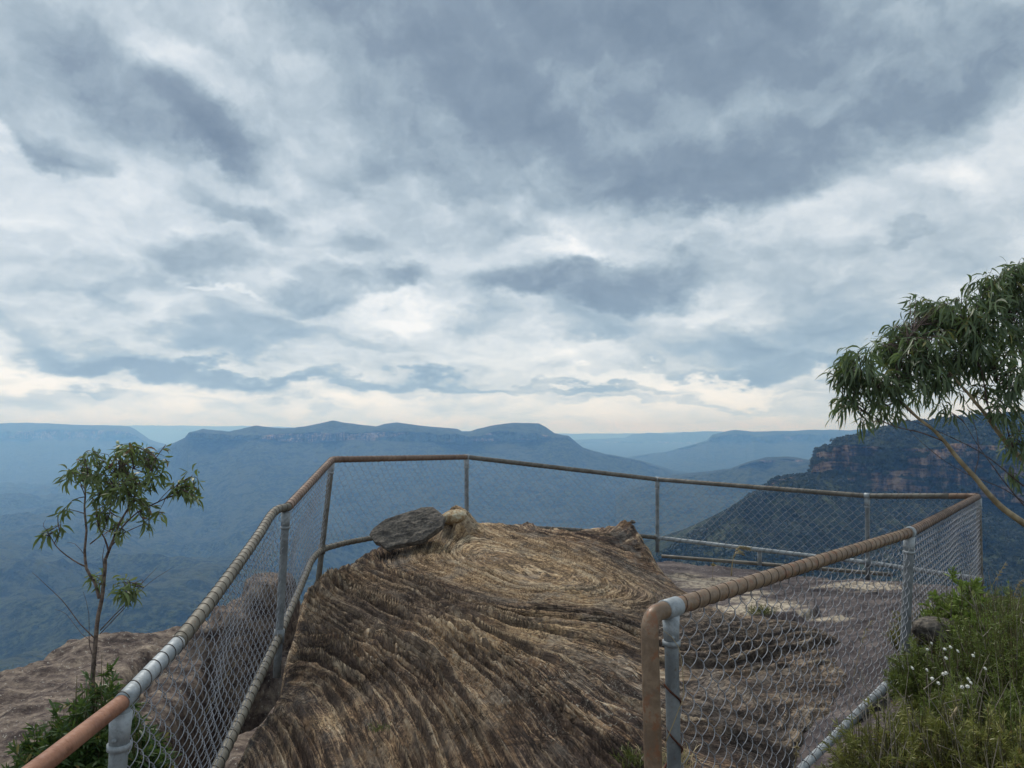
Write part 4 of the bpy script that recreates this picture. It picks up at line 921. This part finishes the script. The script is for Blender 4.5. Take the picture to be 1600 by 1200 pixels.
# sapling beyond the left fence
gum('eucalyptus_sapling', 'slender young gum sapling growing behind the left fence rail', [
    ([(138,1230),(146,1150),(144,1080),(149,1020),(155,960),(160,915),(163,895),(167,872)], (.017, .010), True),
    ([(158,935),(150,910),(136,888),(132,860),(133,830),(129,790),(133,765),(137,742),(132,722)], (.010, .003), True),
    ([(166,875),(178,842),(187,815),(200,790),(215,765),(236,738),(242,715)], (.009, .002), True),
    ([(178,842),(190,825),(215,800),(245,785),(268,772),(284,752),(300,745)], (.006, .002), False),
    ([(170,864),(163,840),(153,822),(150,790),(160,765)], (.006, .002), False), ([(172,855),(195,832),(222,820),(245,800)], (.004, .0015), False),
    ([(134,885),(112,875),(92,860),(82,845),(74,832),(62,834)], (.005, .001), False), ([(84,850),(93,830),(94,812)], (.003, .001), False), ([(75,834),(68,822),(72,812)], (.002, .001), False),
    ([(140,850),(160,832),(172,800),(178,760),(190,730)], (.004, .0015), False), ([(200,790),(205,750),(212,715)], (.004, .0015), False), ([(156,985),(178,962),(205,935),(222,912),(244,888)], (.004, .001), False),
    ([(156,990),(190,955),(224,918),(268,888)], (.003, .001), False), ([(150,1000),(125,975),(98,938),(70,912),(50,895)], (.004, .001), False), ([(150,1040),(140,1010),(138,960),(130,925)], (.003, .001), False), ([(132,870),(118,850),(106,848)], (.002, .001), False),
    ([(163,900),(160,870),(165,845)], (.003, .001), False), ([(150,1010),(128,990),(105,960),(86,952)], (.002, .001), False)],
    [(140,704,24,10,44),(122,728,26,12,50),(108,744,16,9,30),(150,742,24,14,60),(202,704,34,12,90),(236,712,22,20,80),(190,728,34,18,110),(244,738,18,24,70),(165,768,34,18,90),(198,762,38,22,150),(214,786,30,18,90),(160,800,24,20,80),(182,826,18,14,50),
     (300,752,16,16,60),(286,770,18,12,40),(306,778,8,12,30),(254,802,8,10,22),(236,820,8,6,14),(270,764,18,10,30),(195,918,20,16,110),(150,905,12,14,30),(90,822,8,6,5),(100,796,5,4,4),(70,832,10,3,3),(175,748,40,26,60)],
    4.7, .16, .072, .0145, 6, M['sap'], M['bark'], True, P(138, 1230, 4.7), drp=(0, 0, -.35))
# gum on the right
gum('eucalyptus_tree', 'leaning gum tree with drooping sickle leaves at the right edge', [
    ([(1900,1000),(1780,930),(1680,872),(1600,818),(1562,790),(1522,745),(1497,716),(1476,690),(1452,667),(1430,650),(1408,628)], (.060, .011), True),
    ([(1780,930,.2),(1690,800,.2),(1625,740,.2),(1585,705,.2),(1552,665,.1),(1522,625),(1492,592),(1470,560)], (.05, .008), True),
    ([(1690,800,.2),(1660,700,.2),(1620,620,.2),(1590,540,.2),(1560,480,.2)], (.035, .008), True),
    ([(1430,650),(1395,620),(1360,600),(1330,585)], (.010, .003), False), ([(1476,690),(1440,676),(1405,668),(1370,655),(1345,640)], (.008, .002), False),
    ([(1408,628),(1400,590),(1410,550),(1430,510)], (.009, .003), False), ([(1492,592),(1450,570),(1420,540)], (.008, .003), False), ([(1552,665),(1540,620),(1530,570),(1500,520)], (.010, .003), False),
    ([(1600,760),(1545,715),(1490,685),(1430,660),(1400,655)], (.008, .002), False), ([(1600,790),(1560,740),(1530,700),(1500,650)], (.007, .002), False), ([(1640,720),(1590,650),(1560,600),(1550,560)], (.010, .003), False),
    ([(1620,800),(1570,765),(1500,735),(1450,700),(1420,672)], (.006, .002), False), ([(1585,705),(1560,640),(1500,610),(1460,600)], (.008, .002), False), ([(1522,745),(1530,700),(1520,650)], (.005, .002), False), ([(1625,740),(1600,690),(1580,640),(1590,600)], (.008, .002), False)],
    [(1318,590,32,36,210),(1340,560,36,28,180),(1330,630,36,22,120),(1380,550,40,30,240),(1385,600,44,40,300),(1420,520,36,32,240),(1450,485,42,28,260),(1480,500,44,36,320),(1450,545,50,40,360),(1500,560,44,34,260),(1520,515,36,36,260),(1425,580,46,36,260),
     (1380,640,40,16,90),(1430,620,40,18,90),(1480,590,36,20,110),(1545,480,30,44,260),(1560,440,32,26,200),(1590,450,30,60,300),(1590,415,24,16,100),(1575,530,40,40,260),(1545,560,24,26,110),(1590,590,26,44,180),(1530,612,30,16,60),(1570,640,30,26,90),(1592,690,16,46,130),(1490,640,30,14,40),
     (1660,450,60,60,380),(1660,560,60,60,380),(1660,680,50,60,260),(1720,500,60,90,300),(1580,730,10,20,20),(1500,466,30,10,60),(1345,655,16,16,30)],
    7.4, .75, .145, .022, 7, M['gum'], M['palebark'], True, P(1900, 1000, 7.4), drp=(0, 0, -.95))

def shrub(name, label, u, v, d, w, h, mat, stems=60, per=26, nl=.034, nw=.0042, spread=.8, K=2, group=None, flowers=0, z=None, lean=0.0, cat='shrub', bare=.1):
    q = P(u, v, d); x, y = q[0], q[1]; z0 = (gz(x, y) if z is None else z)-.03
    org = np.array([x, y, z0]); root = empty(name, org, label, cat, group)
    sb, lb = Buf(), Buf()
    for k in range(stems):
        a = RNG.uniform(0, 2*math.pi); r = math.sqrt(RNG.random())
        b0 = org+np.array([math.cos(a)*r*w*.35, math.sin(a)*r*w*.35, 0])
        hh = h*(1-.45*r*r)*RNG.uniform(.65, 1.08)
        tip = org+np.array([math.cos(a)*r*w*spread+lean, math.sin(a)*r*w*spread*.9, hh])
        mid = (b0+tip)/2+np.array([math.cos(a), math.sin(a), 0])*w*.08
        pp = smooth_path([b0, mid, tip], h/8); sb.add(*tube(pp, np.linspace(.005, .0015, len(pp)), 4, False))
        # side twigs with needles
        ts = RNG.integers(3, 6); 
        for j in range(ts):
            f = RNG.uniform(.25, 1); i = int(f*(len(pp)-1)); s0 = pp[i]; dr = RNG.normal(size=3)*.55+np.array([math.cos(a)*.5, math.sin(a)*.5, .9]); dr /= np.linalg.norm(dr)
            L = h*RNG.uniform(.12, .30)*(1.1-f*.5); tp = s0+dr*L
            if j < 2: sb.add(*tube(np.array([s0, tp]), np.array([.002, .001]), 3, False))
            g_ = RNG.random(per); pos = s0+(tp-s0)*g_[:, None]; nd = dr*.8+RNG.normal(size=(per, 3))*.6
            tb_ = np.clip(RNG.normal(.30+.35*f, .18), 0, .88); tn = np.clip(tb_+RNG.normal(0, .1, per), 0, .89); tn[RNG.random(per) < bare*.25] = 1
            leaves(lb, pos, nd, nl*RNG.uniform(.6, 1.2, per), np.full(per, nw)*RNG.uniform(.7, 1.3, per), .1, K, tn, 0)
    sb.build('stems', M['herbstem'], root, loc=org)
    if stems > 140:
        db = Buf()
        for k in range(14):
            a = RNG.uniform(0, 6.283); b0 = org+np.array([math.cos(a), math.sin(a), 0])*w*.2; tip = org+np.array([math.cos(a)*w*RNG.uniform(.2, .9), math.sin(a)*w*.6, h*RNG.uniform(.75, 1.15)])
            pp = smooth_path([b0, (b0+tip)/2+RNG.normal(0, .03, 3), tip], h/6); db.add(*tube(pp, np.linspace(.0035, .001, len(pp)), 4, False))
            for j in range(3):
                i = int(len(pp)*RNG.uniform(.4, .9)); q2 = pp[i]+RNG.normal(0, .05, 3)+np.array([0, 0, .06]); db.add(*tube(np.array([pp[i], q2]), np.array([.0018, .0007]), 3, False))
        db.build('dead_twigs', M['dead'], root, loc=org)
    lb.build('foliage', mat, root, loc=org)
    return root
H_, HG = M['heath'], M['heathgreen']
shrub('heath_shrub', 'olive heath bush overhanging the near bottom rail, leftmost on the right bank', 1368, 1180, 3.05, .19, .64, H_, 150, 44, z=-1.66)
shrub('heath_shrub', 'olive-brown heath bush in front of the right fence, second from the rail', 1460, 1180, 3.2, .28, .60, H_, 200, 46, z=-1.64)
shrub('heath_shrub', 'low dark heath bush at the bottom right corner', 1560, 1200, 3.0, .40, .58, H_, 220, 44, z=-1.62)
shrub('heath_shrub', 'low brownish heath bush at the bottom edge below the rail', 1440, 1270, 2.8, .30, .40, H_, 150, 40, z=-1.62, bare=.5)
shrub('heath_shrub', 'green heath bush beside the second right post', 1475, 1090, 4.7, .40, .50, HG, 170, 36)
shrub('heath_shrub', 'tall green heath bush against the right picture edge', 1590, 1050, 4.4, .52, .80, HG, 260, 36)
shrub('heath_shrub', 'rounded green heath mound above the tall bush on the right', 1530, 1010, 5.6, .55, .55, HG, 180, 34)
shrub('heath_shrub', 'far heath bush by the cliff edge on the right', 1590, 965, 6.8, .7, .5, HG, 170, 30)
shrub('heath_shrub', 'brownish heath tuft between the right fence and the pale rock lump', 1445, 1010, 6.0, .35, .40, H_, 90, 26, bare=.5)
shrub('heath_shrub', 'small olive heath bush filling the corner between the rail and the second right post', 1450, 1110, 4.2, .22, .34, H_, 110, 40)
shrub('heath_shrub', 'dark green heath bush behind the daisies at the right', 1530, 1100, 3.9, .36, .50, HG, 190, 40)
shrub('leafy_shrub', 'bright yellow-green young shrub beside the far right corner post', 1500, 975, 5.7, .24, .66, M['bright'], 50, 18, .06, .018, .75, 3)
shrub('leafy_shrub', 'small bright shrub tip next to the corner post', 1530, 985, 5.4, .18, .46, M['bright'], 30, 16, .055, .016, .75, 3)
shrub('leafy_shrub', 'feathery green bush at the foot of the sapling', 150, 1190, 4.5, .30, .95, M['fern'], 120, 30, .065, .012, .85, 3, z=-2.25)
shrub('leafy_shrub', 'spreading feathery green bush left of the sapling', 95, 1200, 4.4, .28, .66, M['fern'], 110, 30, .065, .012, .9, 3, z=-2.2)
shrub('leafy_shrub', 'feathery green bush between the sapling and the rusty rail', 215, 1200, 4.1, .16, .62, M['fern'], 70, 28, .065, .012, .85, 3, z=-2.1)
shrub('heath_shrub', 'yellow-green tuft at the bottom left corner', 15, 1220, 3.9, .30, .22, H_, 60, 26, z=-1.97)

def blades(buf, x, y, z, n, h, spread, w=.004, K=4):
    a_ = RNG.uniform(0, 6.283, n); r_ = spread*1.3*RNG.random(n)**.8; pos = np.c_[x+r_*np.cos(a_), y+r_*np.sin(a_), np.full(n, z)]
    dr = np.c_[RNG.normal(0, .45, n), RNG.normal(0, .45, n), np.ones(n)]
    leaves(buf, pos, dr, h*RNG.uniform(.5, 1.2, n), np.full(n, w), .35, K, RNG.random(n), .1)
def ground_cover():
    b = Buf()
    N = 1500
    for k in range(N):
        y = RNG.uniform(2.2, 8.7); x = 2.0+(y-3.2)*.52+RNG.random()**1.2*(1.2+y*.42)+.05
        blades(b, x, y, gz(x, y), 12, RNG.uniform(.08, .26), .05)
    o = b.build('grass', M['grass']); tag(o, 'wispy grass and ground cover on the bank right of the fence', 'grass', kind='stuff')
ground_cover()
def stalk(label, pts, d, head, group=None, r=.0022, name='grass_stalk'):
    P3 = [P(q[0], q[1], d) for q in pts]; org = P3[0]; root = empty(name, org, label, 'grass', group)
    b = Buf(); pp = smooth_path(P3, .03); b.add(*tube(pp, np.linspace(r, r*.6, len(pp)), 5)); b.build('stem', M['straw'], root, loc=org)
    if head < 15: return
    b = Buf(); b.add(*tube(pp[int(len(pp)*.6)-1:], r*1.25, 5)); n = max(70, head*2); i = np.linspace(int(len(pp)*.6), len(pp)-1, n).astype(int); pos = pp[i]; tg = np.gradient(pp, axis=0)[i]; tg /= np.linalg.norm(tg, axis=1)[:, None]
    leaves(b, pos, tg+RNG.normal(size=(n, 3))*.25+np.array([0, 0, -.25]), RNG.uniform(.5, 1, n)*.045*d/6, np.full(n, .006*d/6), .4, 2, RNG.random(n), .1); b.build('seed_head', M['straw'], root, loc=org)
stalk('pale dry grass stalk with nodding seed head on the shelf behind the brown rail', [(1142,900),(1144,880),(1150,860),(1158,854),(1172,856)], 7.8, 70, r=.004)
stalk('second pale stalk branching beside the nodding seed head', [(1143,900),(1146,872),(1153,862),(1160,864)], 7.75, 40, r=.003)
stalk('short dry grass spike left of the nodding seed head', [(1113,905),(1114,892),(1114,878)], 7.9, 30)
stalk('dry straw leaning on the outcrop beside the end post', [(1030,955),(1024,935),(1018,912)], 6.2, 6)
stalk('dry straw crossing toward the end post elbow', [(1046,950),(1036,932),(1024,914)], 6.2, 6)
stalk('bowed straw tangled in the mesh beside the end post', [(1040,1160),(1060,1110),(1068,1080),(1060,1010),(1036,985)], 3.12, 4)
stalk('upright straw stem rising through the right mesh', [(1330,1075),(1340,1030),(1352,985),(1362,970)], 4.9, 40)
stalk('fluffy straw stalk at the bottom of the right mesh', [(1238,1215),(1243,1190),(1246,1160)], 3.9, 90, r=.003)
stalk('long grass stem leaning over the cliff beside the corner post', [(1530,960),(1545,925),(1562,895),(1572,878)], 6.2, 20)
stalk('arching grass stem at the right edge above the heath', [(1570,970),(1585,930),(1592,912),(1600,905)], 6.0, 40)
stalk('orange dry reed in the heath at lower right', [(1455,1215),(1470,1170),(1482,1130),(1496,1105)], 3.2, 30, r=.004)
stalk('bent straw on the rock beneath the left mesh', [(318,1120),(335,1088),(352,1060),(372,1030)], 5.0, 12)
# paper daisies
def daisy(x, y, z, h):
    org = np.array([x, y, z]); root = empty('paper_daisy', org, 'tiny white paper daisy on a thin stem in the heath bank', 'flower', 'white paper daisies on the right bank')
    top = org+np.array([RNG.normal(0, .03), RNG.normal(0, .03), h]); b = Buf(); b.add(*tube(np.array([org, (org+top)/2+RNG.normal(0, .01, 3), top]), np.array([.0015, .0012, .001]), 4)); b.build('stem', M['twig'], root, loc=org)
    b = Buf(); n = 16; a = np.linspace(0, 2*math.pi, n, endpoint=False); fx = np.array([RNG.normal(0, .4), -.7, .8])
    e1 = np.cross(fx, (0, 0, 1.)); e1 /= np.linalg.norm(e1); e2 = np.cross(fx, e1); e2 /= np.linalg.norm(e2)
    dr = np.cos(a)[:, None]*e1+np.sin(a)[:, None]*e2+.35*fx; leaves(b, np.repeat(top[None], n, 0), dr, np.full(n, .012), np.full(n, .006), .05, 2, None, 0)
    b.add(*tube(np.array([top, top+fx*.004, top+fx*.007]), np.array([.006, .006, .002]), 8)); b.build('flower_head', M['petal'], root, loc=org)
for (u, v, d) in ((1446,1016,4.4),(1479,1010,4.3),(1483,1014,4.3),(1490,1018,4.3),(1447,1047,4.0),(1450,1049,4.0),(1477,1053,4.0),(1475,1057,4.0),(1513,1022,4.4),(1495,1073,3.8),(1489,1085,3.7),(1521,1064,3.9),(1537,1065,3.9),(1455,1058,3.9),(1460,1002,4.5),(1500,1024,4.3),(1511,1077,3.7),(1465,1030,4.2),(1470,1068,3.8),(1541,1046,4.1)):
    q = P(u, v, d); z = gz(q[0], q[1]); daisy(q[0], q[1], q[2]-.22, .22)
# dry tuft on the pale slab
def tuft(label, u, v, d, n, h, s, mat=None, name='grass_tuft'):
    q = P(u, v, d); z = q[2]; b = Buf(); blades(b, q[0], q[1], z, n, h, s, .004); o = b.build(name, mat or M['straw'], None, loc=q); o.location = q; tag(o, label, 'grass')
tuft('dry olive grass tuft growing on the pale slab behind the mesh', 1190, 960, 8.3, 260, .16, .11, M['grass'])
tuft('small green grass tuft in a crack at the foot of the end post', 985, 1195, 3.75, 160, .12, .07, M['grass'])
tuft('dry grass tuft at the base of the end post', 1060, 1200, 3.5, 90, .16, .06)
tuft('dark green tuft in a groove low on the ridged rock', 592, 1140, 4.2, 60, .05, .05, M['grass'])

# ------------------------------------------------------------------ render settings
SC.view_settings.view_transform = 'Standard'; SC.view_settings.look = 'None'; SC.view_settings.exposure = 0; SC.view_settings.gamma = 1
cy = SC.cycles
cy.use_denoising = True; cy.max_bounces = 6; cy.diffuse_bounces = 3; cy.glossy_bounces = 2; cy.transmission_bounces = 2; cy.volume_bounces = 3; cy.transparent_max_bounces = 6
cy.sample_clamp_indirect = 3; cy.use_adaptive_sampling = True; cy.adaptive_threshold = .01
